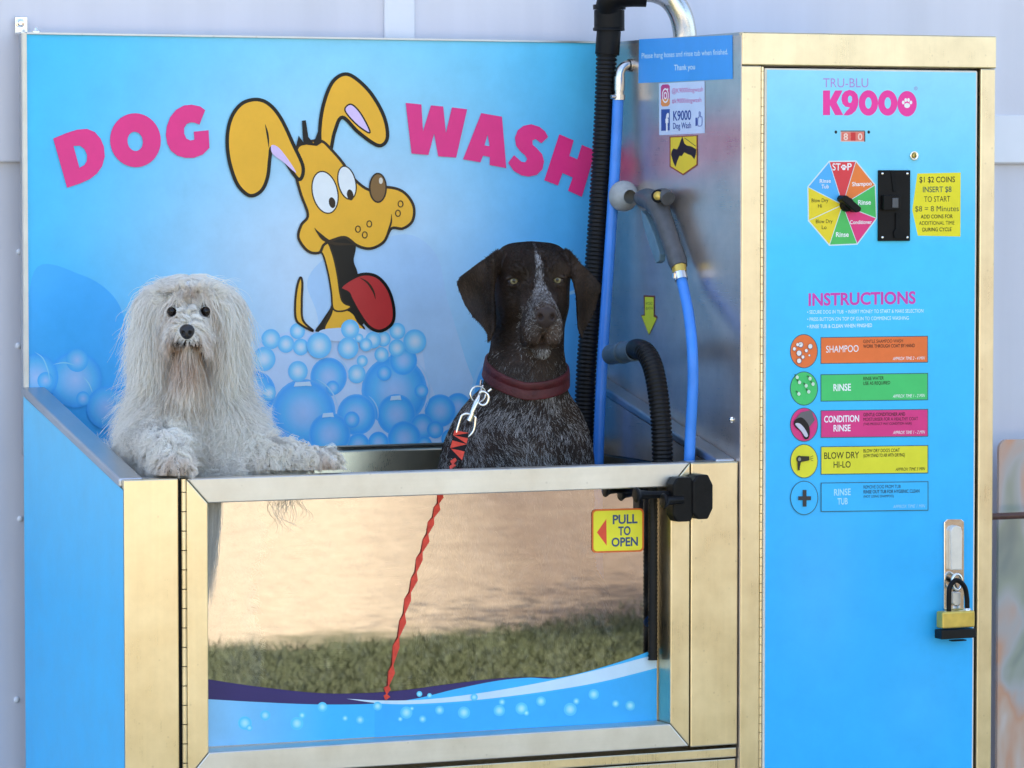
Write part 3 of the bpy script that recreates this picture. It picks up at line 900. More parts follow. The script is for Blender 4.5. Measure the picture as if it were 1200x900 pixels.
# DOG WASH lettering
lt = Print(SPL, UPN); lt.k = BL + 2
pink = ink(238, 56, 138)
z1 = lambda L: [(x / 3.0, y / 3.0) for x, y in L]
z3 = lambda L: [(400 + x / 3.75, 60 + y / 3.75) for x, y in L]
lt.poly(z1([(186, 487), (235, 467), (270, 456), (305, 453), (332, 464), (352, 487), (364, 515), (367, 550), (358, 584), (340, 610), (314, 630), (280, 645), (235, 660)]), pink, [z1([(257, 513), (280, 512), (296, 524), (305, 545), (304, 566), (296, 580), (278, 590)])])
lt.ell(475 / 3, 493 / 3, 89 / 3, 95 / 3, pink, (27 / 3, 34 / 3, 474 / 3, 497 / 3), rot=-0.15)
lt.poly(z1([(720, 387), (702, 374), (672, 368), (645, 371), (618, 386), (597, 412), (585, 445), (582, 475), (587, 505), (600, 530), (622, 547), (650, 555), (680, 555), (712, 543), (735, 520), (732, 458), (680, 463), (682, 491), (668, 494), (654, 487), (646, 470), (646, 450), (655, 436), (668, 430), (682, 431), (700, 438)]), pink)
lt.build("lettering", splash)
lt = Print(SPL, UPN); lt.k = BL + 2
lt.poly(z3([(281, 227), (350, 234), (357, 352), (392, 238), (446, 243), (458, 360), (484, 247), (551, 255), (503, 467), (424, 462), (406, 362), (381, 456), (307, 450)]), pink)
lt.poly(z3([(613, 272), (704, 288), (723, 514), (650, 500), (651, 465), (621, 459), (609, 488), (533, 475)]), pink, [z3([(641, 366), (650, 417), (627, 414)])])
lt.poly(z3([(907, 377), (893, 352), (868, 332), (832, 321), (798, 328), (773, 348), (761, 380), (766, 415), (785, 440), (806, 458), (815, 474), (807, 488), (790, 486), (757, 457), (731, 490), (755, 525), (790, 546), (822, 551), (858, 543), (882, 518), (889, 484), (880, 452), (858, 428), (838, 410), (838, 392), (852, 386), (877, 405)]), pink)
lt.poly(z3([(956, 365), (1019, 392), (1000, 460), (1035, 475), (1055, 412), (1115, 437), (1055, 640), (994, 613), (1015, 555), (970, 535), (950, 590), (890, 567)]), pink)
lt.build("lettering", splash)

# ================================================================== the cabinet door print
CDR = on_front(-0.0026)
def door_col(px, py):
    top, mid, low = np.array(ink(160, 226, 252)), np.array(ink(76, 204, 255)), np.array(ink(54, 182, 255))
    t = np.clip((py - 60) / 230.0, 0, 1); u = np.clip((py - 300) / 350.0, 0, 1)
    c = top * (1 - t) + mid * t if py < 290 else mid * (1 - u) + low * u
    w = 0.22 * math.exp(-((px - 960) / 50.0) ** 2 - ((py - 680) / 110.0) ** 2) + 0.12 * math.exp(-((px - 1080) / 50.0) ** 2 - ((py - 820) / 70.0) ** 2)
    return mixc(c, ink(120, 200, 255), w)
gs = MB(); pts, cols = [], []
nx, nz = 14, 50
for j in range(nz + 1):
    for i in range(nx + 1):
        X, Z = cdx0 + 0.004 + (cdx1 - cdx0 - 0.008) * i / nx, 0.02 + (1.6405 - 0.02) * j / nz
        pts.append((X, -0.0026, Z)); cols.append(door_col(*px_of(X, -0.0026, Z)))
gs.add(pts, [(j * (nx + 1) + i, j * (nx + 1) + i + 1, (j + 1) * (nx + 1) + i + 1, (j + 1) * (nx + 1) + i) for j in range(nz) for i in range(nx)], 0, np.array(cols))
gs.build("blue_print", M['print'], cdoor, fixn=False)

WHT, BLK = ink(248, 250, 255), ink(22, 24, 30)
def paw(P, cx, cy, s, col):
    P.ell(cx, cy + 0.28 * s, 0.42 * s, 0.36 * s, col, n=20)
    for dx, dy in ((-0.55, -0.15), (-0.2, -0.5), (0.2, -0.5), (0.55, -0.15)):
        P.k -= 1
        P.ell(cx + dx * s, cy + dy * s, 0.19 * s, 0.27 * s, col, n=16)
lo = Print(CDR, UPN)
mag = ink(246, 62, 160)
z5 = lambda L: [(940 + x / 7.5, 80 + y / 7.5) for x, y in L]
lo.text("TRU-BLU", 964.5, 102.3, 1017.5, 102.3, 10.8, ink(178, 140, 214), 0.0)
lo.poly(z5([(183, 195), (245, 195), (245, 278), (290, 195), (356, 195), (303, 300), (362, 412), (290, 412), (245, 325), (245, 412), (183, 412)]), mag)
nine = [(340 + 82 + 82 * math.cos(a), 274 + 82 * math.sin(a)) for a in np.linspace(-2.2, 0.25, 18)]
lo.poly(z5([(345, 275), (350, 235), (375, 203), (415, 190), (455, 200), (485, 230), (495, 275), (490, 330), (470, 375), (435, 405), (400, 415), (362, 413), (390, 375), (420, 345), (380, 338), (355, 312)]), mag, [z5([(402, 275), (405, 250), (420, 238), (436, 250), (440, 275), (432, 300), (418, 305), (406, 298)])])
for cx in (582, 752):
    lo.ell(940 + cx / 7.5, 80 + 305 / 7.5, 85 / 7.5, 112 / 7.5, mag, (28 / 7.5, 50 / 7.5))
lo.ell(940 + 922 / 7.5, 80 + 312 / 7.5, 85 / 7.5, 112 / 7.5, mag)
paw(lo, 940 + 922 / 7.5, 80 + 310 / 7.5, 8.2, WHT)
lo.ell(1073.2, 103.6, 1.9, 2.2, ink(170, 150, 215), (1.3, 1.6)); lo.text("R", 1072.5, 104.6, 1073.8, 104.6, 1.9, ink(170, 150, 215))
lo.build("logo_print", cdoor)

# timer window
tm = Print(CDR, UPN)
tm.ell(979.5, 154.8, 1.6, 1.9, BLK, n=14); tm.ell(1018, 154.8, 1.6, 1.9, BLK, n=14)
tm.poly([(985, 153.6), (1013.5, 153.6), (1013.5, 166), (985, 166)], ink(232, 190, 180))
tm.poly([(986, 155), (1012.6, 154.6), (1012.6, 165), (986, 165)], ink(232, 120, 105))
tm.text("8 0 0", 988.5, 164, 1010.5, 164, 7.8, ink(255, 214, 200), 0.02)
tm.poly([(997, 155), (1002.5, 155), (1002.5, 165), (997, 165)], ink(214, 60, 60))
tm.stroke([(985, 153.6), (1013.3, 153.6)], 1.2, ink(90, 70, 70)); tm.stroke([(1013.3, 154), (1013.3, 166)], 1.2, ink(80, 60, 60))
tm.build("timer_display", cdoor)
kb = MB(); p = CDR(1070.5, 182.5)
kb.lathe(p + np.array((0, 0.001, 0)), (0, -1, 0), [(0, 0.0082), (0.004, 0.0080), (0.005, 0.0070), (0.0035, 0.0048), (0.0035, 0)], 24, 0)
kb.lathe(p + np.array((0, -0.0032, 0)), (0, -1, 0), [(0, 0.0040), (0.0015, 0.0038), (0.002, 0)], 16, 1)
kb.box(p[0] - 0.0006, p[0] + 0.0006, p[1] - 0.0062, p[1] - 0.005, p[2] - 0.0025, p[2] + 0.0025, 2)
kb.build("key_lock", [M['chrome'], M['brass'], M['blackm']], cdoor)

# programme dial: eight coloured wedges and a knob
dl = Print(CDR, UPN)
C0 = (987.5, 240.0)
V8 = [(971.8, 189.4), (1003.0, 189.0), (1025.5, 216.8), (1027.0, 255.8), (1004.5, 285.8), (972.0, 287.2), (947.5, 258.5), (946.8, 219.2)]
WC = [(226, 66, 74), (240, 128, 62), (76, 190, 98), (232, 62, 128), (84, 192, 100), (240, 214, 48), (240, 214, 48), (84, 178, 240)]
hull = [(C0[0] + (x - C0[0]) * 1.02, C0[1] + (y - C0[1]) * 1.02) for x, y in V8]
dl.poly(hull, ink(214, 232, 238))
dl.k += 1
for i in range(8):
    a, b = np.array(V8[i]), np.array(V8[(i + 1) % 8]); c = np.array(C0)
    m = (a + b + c) / 3
    dl.k -= 1
    dl.poly([tuple(m + (p - m) * 0.965) for p in (a, b, c)], ink(*WC[i]))
dl.text("ST", 975.5, 199.6, 985.0, 199.6, 8.2, WHT, 0.01); paw(dl, 988.8, 196.4, 4.6, WHT); dl.text("P", 993, 199.4, 998, 199.4, 8.2, WHT, 0.01)
dl.text("Shampoo", 998.5, 218.2, 1021.5, 217.2, 4.8, WHT, 0.015)
dl.text("Rinse", 1005.5, 240, 1020.5, 239.6, 5.6, WHT, 0.02)
dl.text("Conditioner", 996, 262.6, 1021.5, 262.2, 4.4, WHT, 0.015)
dl.text("Rinse", 979.6, 277.6, 994.5, 277.4, 5.6, WHT, 0.02)
dl.text("Blow Dry", 956, 261.6, 975.5, 261.2, 4.4, BLK); dl.text("Lo", 963, 268.4, 968.5, 268.4, 4.4, BLK)
dl.text("Blow Dry", 951, 237, 970.5, 236.8, 4.4, BLK); dl.text("Hi", 958.5, 243.4, 963, 243.4, 4.4, BLK)
dl.text("Rinse", 960.5, 214.5, 973.5, 214, 4.6, WHT, 0.01); dl.text("Tub", 962.5, 221, 971, 220.6, 4.6, WHT, 0.01)
dl.build("programme_dial_print", cdoor)
kn = MB(); p = CDR(991.5, 239.5)
kn.lathe(p, (0, -1, 0), [(0, 0.0125), (0.006, 0.012), (0.010, 0.0105), (0.010, 0)], 24)
a, b = CDR(981.5, 230.5), CDR(1001.8, 248)
dv = (b - a); L = np.linalg.norm(dv); dv /= L; nv = np.cross(dv, (0, 1, 0))
hw = 0.0062
kn.prism([a - nv * hw * 0.6, a + dv * 0.004 - nv * hw, b - dv * 0.006 - nv * hw, b, b - dv * 0.002 + nv * hw, a + dv * 0.006 + nv * hw, a + nv * hw * 0.6], (0, -0.020, 0))
kn.build("dial_knob", M['black'], cdoor, bevel=0.002, seg=3)

# coin mechanism
co = MB()
def fbox(m, px0, py0, px1, py1, ya, yb, mi=0):
    a, b = meet(px0, py1, 1, ya), meet(px1, py0, 1, ya)
    m.box(a[0], b[0], ya, yb, a[2], b[2], mi)
fbox(co, 1029.5, 199.5, 1067, 282.5, -0.0065, -0.0024)
cpl = on_front(-0.0065)
co.prism([cpl(x, y) + np.array((0, -0.0002, 0)) for x, y in ((1043.5, 201), (1048.5, 201), (1050.5, 225), (1046.5, 225))], (0, -0.0015, 0), 1)
fbox(co, 1036, 229, 1055.5, 246, -0.016, -0.0066); fbox(co, 1046, 232, 1053, 243.5, -0.0175, -0.0161, 2)
co.prism([cpl(x, y) for x, y in ((1049, 249.5), (1053, 249.5), (1054, 268), (1061, 274), (1059.5, 279.5), (1047.5, 279), (1046.5, 272), (1049, 268))], (0, -0.003, 0), 1)
for x, y in ((1034, 203.5), (1063.2, 203.5), (1034, 278.2), (1063.2, 278.2)):
    co.lathe(cpl(x, y), (0, -1, 0), [(-0.001, 0.0024), (0.0008, 0.0024), (0.0014, 0.0016), (0.0014, 0)], 12, 3)
co.build("coin_slot", [M['black'], M['blackm'], M['grey'], M['chrome']], cdoor, bevel=0.0012, seg=2)

st = Print(CDR, UPN)
yl = ink(240, 224, 44)
st.poly([(1075, 203.3), (1125.8, 202.2), (1125.5, 277.2), (1075.5, 276.2), (1069, 246)], yl)
for s, x0, x1, y, cap, c, b in (("$1 $2 COINS", 1077.5, 1119, 213.8, 6.6, BLK, 0.012), ("INSERT $8", 1081.5, 1115, 225.3, 6.6, ink(60, 90, 80), 0.012), ("TO START", 1083, 1113.5, 236.6, 6.6, BLK, 0.0), ("$8 = 8 Minutes", 1072.5, 1123.5, 247.8, 6.4, ink(60, 70, 50), 0.01),
                                ("ADD COINS FOR", 1079, 1116.5, 256, 4.4, BLK, 0.012), ("ADDITIONAL TIME", 1077, 1118.5, 263.6, 4.4, BLK, 0.012), ("DURING CYCLE", 1081, 1115, 271.2, 4.4, BLK, 0.012)):
    st.text(s, x0, y, x1, y - 0.4, cap, c, b)
st.build("coin_label_print", cdoor, M['sticker'])

ins = Print(CDR, UPN)
ins.text("INSTRUCTIONS", 947.5, 358, 1073, 355.5, 14.0, ink(216, 70, 172), 0.03)
for s, x1, y in (("\u2022 SECURE DOG IN TUB  \u2022 INSERT MONEY TO START & MAKE SELECTION", 1082, 367.8), ("\u2022 PRESS BUTTON ON TOP OF GUN TO COMMENCE WASHING", 1065, 376.2), ("\u2022 RINSE TUB & CLEAN WHEN FINISHED", 1022, 384.8)):
    ins.text(s, 946, y, x1, y - 1.6, 4.2, ink(226, 244, 255), 0.012)
rows = [((242, 120, 62), "SHAMPOO", None, WHT, 393.5, 426.5, ("GENTLE SHAMPOO WASH", 1058, "WORK THROUGH COAT BY HAND", 1072), "APPROX TIME 2 - 4 MIN", WHT),
        ((76, 200, 112), "RINSE", None, WHT, 437.0, 470.5, ("RINSE WATER", 1035.5, "USE AS REQUIRED", 1043), "APPROX TIME 1 - 2 MIN", WHT),
        ((226, 62, 132), "CONDITION", "RINSE", WHT, 479.2, 513.2, ("GENTLE CONDITIONER AND", 1060.5, "MOISTURISER FOR A HEALTHY COAT", 1075.5), "APPROX TIME 1 - 2 MIN", WHT),
        ((232, 222, 56), "BLOW DRY", "HI-LO", ink(60, 60, 30), 521.6, 556.2, ("BLOW DRY DOG'S COAT", 1054, "(LOW STAND TO AIR WITH DRYING)", 1060), "APPROX TIME 5 MIN", BLK),
        (None, "RINSE", "TUB", ink(176, 226, 255), 564.0, 599.8, ("REMOVE DOG FROM TUB", 1055, "RINSE OUT TUB FOR HYGIENIC CLEAN", 1077), "APPROX TIME 1 MIN", ink(170, 224, 255))]
lx0, lx1 = 961.5, 1087.5
for col, t1, t2, tcol, ya, yb, lines, ap, apc in rows:
    sk = -1.6
    edge_c = ink(58, 96, 110)
    def quad(i): return [(lx0 + i, ya + 1.6 + i), (lx1 - i, ya + sk + 1.6 - 0.0 + i), (lx1 - i, yb + sk - i), (lx0 + i, yb - i)]
    ins.poly(quad(0), edge_c)
    ins.poly(quad(0.9), ink(*col) if col else door_col(1020, 580))
    ins.ell(942, (ya + yb) / 2 + 1.5, 16.4, 20.0, edge_c); ins.ell(942, (ya + yb) / 2 + 1.5, 15.5, 19.1, ink(*col) if col else door_col(942, 580))
    ym = (ya + yb) / 2
    bold = 0.02 if t1 != "BLOW DRY" else 0.012
    if t2:
        ins.text(t1, *((965.5, ym - 1.2, 1006.5, ym - 2.2) if len(t1) > 5 else (977, ym - 1.2, 996.5, ym - 2.0)), 7.6, tcol, bold)
        ins.text(t2, *((976.5, ym + 9.2, 996.5, ym + 8.8) if t2 != "TUB" else (981, ym + 9.2, 993, ym + 8.8)), 7.4, tcol, bold)
    elif t1 == "SHAMPOO": ins.text(t1, 968, ym + 3.2, 1006, ym + 2.2, 8.0, tcol, bold)
    else: ins.text(t1, 976.5, ym + 4.4, 997, ym + 3.8, 8.0, tcol, bold)
    tx = 1011.5
    dk_ = ink(40, 30, 30)
    ins.text(lines[0], tx, ya + 8.6, lines[1], ya + 7.8, 3.9, dk_, 0.014); ins.text(lines[2], tx, ya + 14.2, lines[3], ya + 13.2, 3.9, dk_, 0.014)
    if t1 == "CONDITION": ins.text("(THIS PRODUCT MAY CONDITION HAIR)", tx, ya + 19.2, 1068, ya + 18.2, 3.0, dk_, 0.012)
    if t2 == "TUB": ins.text("(NOT USING SHAMPOO)", tx, ya + 19.2, 1047, ya + 18.6, 3.0, dk_, 0.0)
    ins.text(ap, 1046 if "5" not in ap else 1049, yb - 4.4, 1083, yb - 5.2, 3.8, apc, 0.012, 0.2)
for x, y, r in ((938, 404, 3), (934.5, 404, 2), (949.2, 406, 2.8), (930.5, 409, 2.1), (944.5, 411, 2), (936, 414, 3.2), (940.5, 418.5, 2), (948, 416.5, 1.2), (936, 423, 2.8), (937, 402.5, 1.2)):
    ins.ell(x, y, r * 1.05, r * 1.15, ink(120, 110, 130), n=14); ins.ell(x - .2, y - .2, r * 0.85, r * 0.95, ink(244, 236, 232), n=14)
for x, y in ((936.3, 448), (948.5, 443.5), (935.5, 461.5), (947, 459), (933.5, 442), (944, 452), (952, 450)):
    ins.stroke([(x - 3, y - 3.4), (x - 1, y - 1)], 1.4, ink(52, 100, 60), 8); ins.ell(x, y, 1.9, 2.2, ink(212, 232, 212), n=12)
# comb and hair
ins.poly([(930, 493), (938, 483), (950, 480.5), (954, 492), (948, 500), (938, 499)], ink(110, 104, 108)); ins.curve([(930, 493), (938, 489), (945, 495), (948, 503), (947, 513), (942, 514), (938, 506), (931, 500)], ink(30, 26, 30), 40); ins.curve([(931, 497), (936, 496), (942, 502), (946, 510), (943, 512), (938, 505)], ink(206, 200, 214), 30)
# hair dryer
ins.ell(936, 538, 3.6, 4.2, ink(54, 50, 40), n=20); ins.poly([(936, 534.2), (947.5, 534.6), (947.5, 539.4), (937, 541.5)], ink(54, 50, 40)); ins.poly([(933.5, 541), (937.6, 541), (936, 551), (934, 551)], ink(54, 50, 40)); ins.ell(936, 538, 1.9, 2.2, ink(150, 146, 130), n=14)
for k in (-1, 0, 1): ins.stroke([(948.6, 537 + k * 1.4), (952, 537 + k * 3)], 0.6, ink(120, 110, 60), 6)
ins.poly([(939.8, 574), (944.2, 574), (944.2, 593.5), (939.8, 593.5)], ink(62, 60, 62)); ins.poly([(934.5, 581.4), (949.5, 581.4), (949.5, 586), (934.5, 586)], ink(62, 60, 62))
ins.build("instruction_print", cdoor)

# swing handle
hd = MB()
HA = on_front(-0.020)
def hpoly(L, y, t, mi): hd.prism([meet(a, b, 1, y) for a, b in L], (0, t, 0), mi)
hpoly([(1106.5, 612), (1110, 608.5), (1127, 608.5), (1130, 611), (1130, 714), (1127, 717), (1109, 717), (1106.5, 714)], -0.007, 0.0045, 0)
hpoly([(1114.5, 622), (1117, 617.5), (1122, 616), (1126.5, 618), (1128, 623), (1127.5, 668), (1115, 668)], -0.016, 0.0088, 1)
hpoly([(1117, 694), (1126, 694), (1126, 707), (1123, 709.5), (1119, 709.5), (1117, 707)], -0.014, 0.0066, 1)
ring = [HA(1121.5 + 5.5 * math.cos(a), 682 + 9 * math.sin(a)) for a in np.linspace(0, 2 * math.pi, 24)]
hd.tube(ring, 0.0026, 10, 0, caps=False)
M['satin'] = plain("satin_metal", (0.72, 0.68, 0.62), 0.42, 0.55, 0.08, 50)
hd.build("swing_handle", [M['chrome'], M['satin']], cdoor, bevel=0.0012, seg=3)
# padlock hangs from the handle
pl = thing("padlock", "brass and black padlock hanging on the cabinet door handle", "padlock")
pb = MB()
def pbox(m, px0, py0, px1, py1, ya, yb, mi=0):
    a, b = meet(px0, py1, 1, ya), meet(px1, py0, 1, ya); m.box(a[0], b[0], ya, yb, a[2], b[2], mi)
pbox(pb, 1104.5, 715.5, 1143.0, 737.0, -0.036, -0.014); pb.build("lock_body", M['brass'], pl, bevel=0.003, seg=3)
pc = MB(); pbox(pc, 1103.5, 736.8, 1144, 749.5, -0.037, -0.013); pbox(pc, 1116, 749.6, 1133, 752, -0.031, -0.019); pc.build("bumper", M['rubber'], pl, bevel=0.003, seg=3)
SH = on_front(-0.025)
sh = smooth_path([SH(*p) for p in ((1112, 717), (1112, 700), (1113.5, 687), (1121, 680), (1130, 687), (1133, 700), (1133.5, 713))], 40)
ps = MB(); ps.tube(sh, 0.0042, 14); ps.build("shackle", M['black'], pl)
pd = MB(); pd.lathe(SH(1133.4, 715.4), (0, 0, 1), [(0, 0.0055), (0.004, 0.0055), (0.004, 0)], 14); pd.build("shackle_collar", M['chrome'], pl)

# ================================================================== labels on the steel side of the cabinet
SID = on_side(XC - 0.0006)
SN = (-1, 0, 0)
sg = Print(SID, SN)
sg.poly([(749, 46), (858.5, 41), (858.8, 92.5), (748, 97.5)], ink(72, 160, 240))
sg.text("Please hang hoses and rinse tub when finished.", 752, 68.5, 853, 63.5, 6.4, ink(206, 232, 255), 0.004)
sg.text("Thank you", 790, 82.5, 814.5, 81.2, 6.6, ink(214, 236, 255), 0.008)
sg.build("hose_notice", cab, M['sticker'])
so_ = Print(SID, SN)
so_.poly([(772.3, 97.8), (825.8, 94.8), (826, 156), (772.5, 158.5)], ink(206, 220, 250))
so_.poly([(774.5, 101.5), (776.5, 99.2), (783, 98.8), (785, 100.8), (785, 122), (783, 124.4), (776.5, 124.8), (774.5, 122.8)], ink(196, 64, 130))
so_.poly([(774.7, 116), (785, 115.6), (785, 122), (783, 124.4), (776.5, 124.8), (774.7, 122.8)], ink(240, 150, 80))
so_.ell(779.8, 112, 3.9, 8.6, WHT, (3.0, 6.9)); so_.ell(779.8, 112, 1.9, 4.3, WHT, (1.1, 2.7)); so_.ell(782.6, 104.6, 0.6, 1.3, WHT, n=10)
so_.text("@K9000dogwash", 787.5, 109, 824, 107, 5.4, ink(206, 88, 160)); so_.text("#k9000dogwash", 787.5, 121.2, 822, 119.4, 5.4, ink(206, 88, 160))
so_.poly([(775, 128.2), (785, 127.8), (785, 152.8), (775, 153.4)], ink(52, 80, 158))
so_.text("f", 780, 153.1, 784, 152.9, 19.5, WHT, 0.05)
so_.text("K9000", 789, 141.2, 810, 140, 11, ink(52, 80, 158), 0.02); so_.text("Dog Wash", 789, 151, 810, 150, 7, ink(52, 80, 158), 0.01)
so_.poly([(815.2, 138), (817, 137.8), (817, 147.4), (815.2, 147.6)], ink(52, 80, 158)); so_.stroke([(818, 139), (819.5, 136.5), (819.5, 131.5), (821, 131.8), (821, 137), (822.8, 137.2), (822.5, 146.6), (818, 147)], 0.8, ink(90, 110, 180), 40, True)
so_.build("social_media_sticker", cab, M['sticker'])
sh_ = Print(SID, SN)
sh_.poly([(784.6, 160), (817.4, 158.4), (817.4, 193.6), (800.5, 205.5), (784.6, 195.6)], ink(150, 70, 40))
sh_.poly([(785.9, 161.2), (816.2, 159.6), (816.2, 192.6), (800.5, 203.6), (785.9, 194.6)], ink(238, 208, 48))
sh_.poly([(799.8, 160), (802, 168), (805, 170.5), (811, 171.8), (816, 175), (815.6, 181), (813.6, 186.6), (810, 182), (805.5, 180.5), (802, 178.5), (799, 183), (796.5, 182.5), (794, 188), (791.5, 195.5), (789, 190), (786.3, 180.8), (787, 177.5), (789, 174), (793.5, 175), (796, 170), (798, 164)], ink(18, 22, 26))
sh_.stroke([(802, 161.5), (807, 165), (815.5, 171.5)], 0.7, ink(70, 60, 30), 12)
sh_.build("shield_sticker", cab, M['sticker'])
ar = Print(SID, SN)
ar.poly([(754.2, 346), (767.2, 346.5), (767, 368.5), (770.5, 371.5), (760.6, 393), (751, 369.5), (755, 368.5)], ink(120, 60, 40))
ar.poly([(755.8, 348), (766, 348.4), (766, 371), (769.6, 373), (760.5, 392), (751.6, 370), (755.8, 370)], ink(220, 228, 52))
ar.text("HYDRO", 757, 357.5, 764.6, 357.2, 3.6, ink(70, 110, 40)); ar.text("BATH", 757, 363, 764.6, 362.8, 3.4, ink(70, 110, 40))
ar.build("arrow_sticker", cab, M['sticker'])
scw = MB(); p = SID(857.5, 492); scw.lathe(p, (-1, 0, 0), [(0, 0.006), (0.003, 0.0052), (0.0045, 0)], 14); scw.build("side_bolt", M['chrome'], cab)

# ================================================================== print on the glass pane and its sticker
PAN = on_front(PY - 0.0012)
wv = Print(PAN, UPN)
f = 570 / 1200.0
w_ = lambda L: [(230 + x * f, 740 + y * f) for x, y in L]
purple = ink(62, 50, 104)
low0 = [(1136, 220), (700, 247), (300, 270), (28, 284)]
top_p = smooth_path([(28, 118), (150, 136), (300, 152), (420, 152), (520, 144), (640, 128), (760, 115), (860, 113), (900, 117)], 60)
wv.poly(w_([tuple(p) for p in top_p] + [(900, 125), (700, 150), (560, 172), (380, 184), (200, 184), (28, 176)]), purple)
# light blue body
body_t = smooth_path([(28, 167), (150, 174), (300, 180), (440, 178), (540, 166), (640, 142), (740, 122), (820, 114), (880, 116), (960, 100), (1060, 70), (1136, 42)], 80)
gp = [tuple(p) for p in body_t]
wv.k += 1
ups = wv.at(w_(gp)); L_ = len(gp)
lows = wv.at(w_([(x, 284 - (x - 28) * (64 / 1108.0)) for x, y in gp]))
lc = [mixc(ink(150, 206, 252), ink(70, 188, 252), min(1, max(0, (x - 28) / 300.0))) for x, y in gp]
wv.mb.add(ups + lows, [(i, i + 1, L_ + i + 1, L_ + i) for i in range(L_ - 1)], 0, np.array(lc + lc))
wv.poly(w_([tuple(p) for p in smooth_path([(370, 166), (450, 170), (560, 168), (700, 152), (860, 124), (1000, 92), (1136, 56)], 50)] + [tuple(p) for p in smooth_path([(1136, 90), (1000, 124), (860, 148), (700, 168), (560, 178), (460, 178), (370, 166)], 50)]), ink(208, 230, 255))
wv.poly(w_([tuple(p) for p in smooth_path([(440, 180), (560, 182), (700, 172), (860, 152), (1000, 128), (1136, 94)], 50)] + [(1136, 219), (440, 261)]), ink(66, 180, 250))
for x, y, r in ((120, 226, 17), (131, 238, 8), (170, 207, 13), (248, 227, 16), (261, 207, 8), (311, 186, 12), (367, 214, 7), (404, 218, 10), (447, 184, 11), (518, 200, 15), (503, 216, 6), (532, 190, 5), (558, 216, 9), (600, 194, 11), (660, 200, 15), (747, 195, 14), (754, 174, 8), (802, 190, 15), (814, 201, 7), (850, 172, 12), (922, 192, 16), (937, 172, 8), (980, 155, 13), (1034, 178, 9), (1070, 183, 12), (550, 154, 7), (575, 158, 6), (685, 162, 9)):
    x, y = w_([(x, y)])[0]
    wv.disc(x, y, r * f, [(0, ink(196, 240, 252)), (0.45, ink(150, 226, 252)), (0.8, ink(92, 202, 250)), (1.0, ink(110, 212, 252))], 18)
wv.build("wave_print", dob, M['sticker'])
po = Print(PAN, UPN)
def rr(x0, y0, x1, y1, r, sk=-1.6):
    out = []
    for cx, cy, a in ((x1 - r, y0 + r, -90), (x1 - r, y1 - r, 0), (x0 + r, y1 - r, 90), (x0 + r, y0 + r, 180)):
        for t in range(0, 91, 18):
            out.append((cx + r * math.cos(R(a + t)), cy + r * math.sin(R(a + t)) + sk * (cx - x0) / (x1 - x0)))
    return out
po.poly(rr(693.5, 597, 754.5, 648, 5), ink(226, 112, 50)); po.poly(rr(695.5, 599, 752.5, 646, 4), ink(244, 232, 60))
po.poly([(699.5, 624), (710.5, 608), (711, 639.5)], ink(236, 84, 60))
navy = ink(66, 84, 122)
po.text("PULL", 718, 614, 747, 612.8, 10.4, navy, 0.03); po.text("TO", 724.5, 627.2, 739, 626.6, 10.0, navy, 0.03); po.text("OPEN", 716.5, 640.4, 747.5, 639.2, 10.0, navy, 0.03)
po.build("pull_to_open_sticker", dob, M['sticker'])

# ================================================================== hoses, pipe, spray gun
def AT(px, py, y): return meet(px, py, 1, y)
def ribbed(path, rad, pitch, depth, mb, n=18, mi=0):
    P = np.array(path); seg = np.r_[0, np.cumsum(np.linalg.norm(np.diff(P, axis=0), axis=1))]
    s = np.arange(0, seg[-1], pitch / 4.0)
    Q = np.stack([np.interp(s, seg, P[:, k]) for k in range(3)], 1)
    rs = [rad - depth * (0, 0.15, 1, 0.15)[i % 4] for i in range(len(s))]
    mb.tube(Q, rs, n, mi)
ex = thing("exhaust_pipe", "bent grey metal pipe rising from the cabinet top to the black hose", "pipe")
em = MB(); em.tube(smooth_path([AT(803, 52, .38), AT(802, 36, .38), AT(797, 16, .38), AT(786, -1, .385), AT(770, -10, .39), AT(752, -12, .395)], 40), 0.0205, 24)
em.build("pipe_bend", M['pipe'], ex)
ev = thing("vent_hose", "black corrugated hose hanging in front of the blue splash panel", "hose")
vm = MB()
vm.tube(smooth_path([AT(757, -7, .40), AT(738, -7, .41), AT(722, -5, .42), AT(714, 4, .43), AT(713.5, 18, .44)], 24), 0.0225, 22)
vm.tube([AT(714, 12, .44), AT(714, 34, .44)], 0.0265, 24); vm.tube([AT(713.5, 36, .44), AT(711.5, 64, .44)], 0.0212, 24)
vm.lathe(AT(714, 11, .44), (0, 0, 1), [(0, 0.0285), (0.008, 0.0285), (0.008, 0.02)], 24); vm.lathe(AT(713.5, 36, .44), (0, 0, 1), [(0, 0.0275), (0.005, 0.0275), (0.005, 0.02)], 24)
vm.build("coupling", M['black'], ev)
vh = MB(); ribbed(smooth_path([AT(711, 60, .44), AT(708, 140, .44), AT(701, 260, .44), AT(694, 350, .44), AT(687.5, 430, .44), AT(684, 520, .44), AT(683, 600, .43), AT(690, 700, .40)], 120), 0.0185, 0.0072, 0.0032, vh)
vh.build("corrugated_tube", M['rubber'], ev)
wh = thing("supply_hose", "straight blue water hose with steel elbow beside the black corrugated hose", "hose")
wm = MB(); wm.tube(smooth_path([AT(724.5, 112, .415), AT(721.5, 180, .415), AT(716, 270, .415), AT(710, 360, .415), AT(705, 440, .415), AT(701, 540, .415), AT(700, 640, .41), AT(705, 740, .40)], 70), 0.0095, 18)
wm.build("blue_tube", M['hose'], wh)
el = MB(); el.tube(smooth_path([AT(725, 122, .415), AT(725.5, 100, .415), AT(727, 84, .415), AT(733, 77, .415), AT(746, 76, .415)], 20), 0.0082, 16)
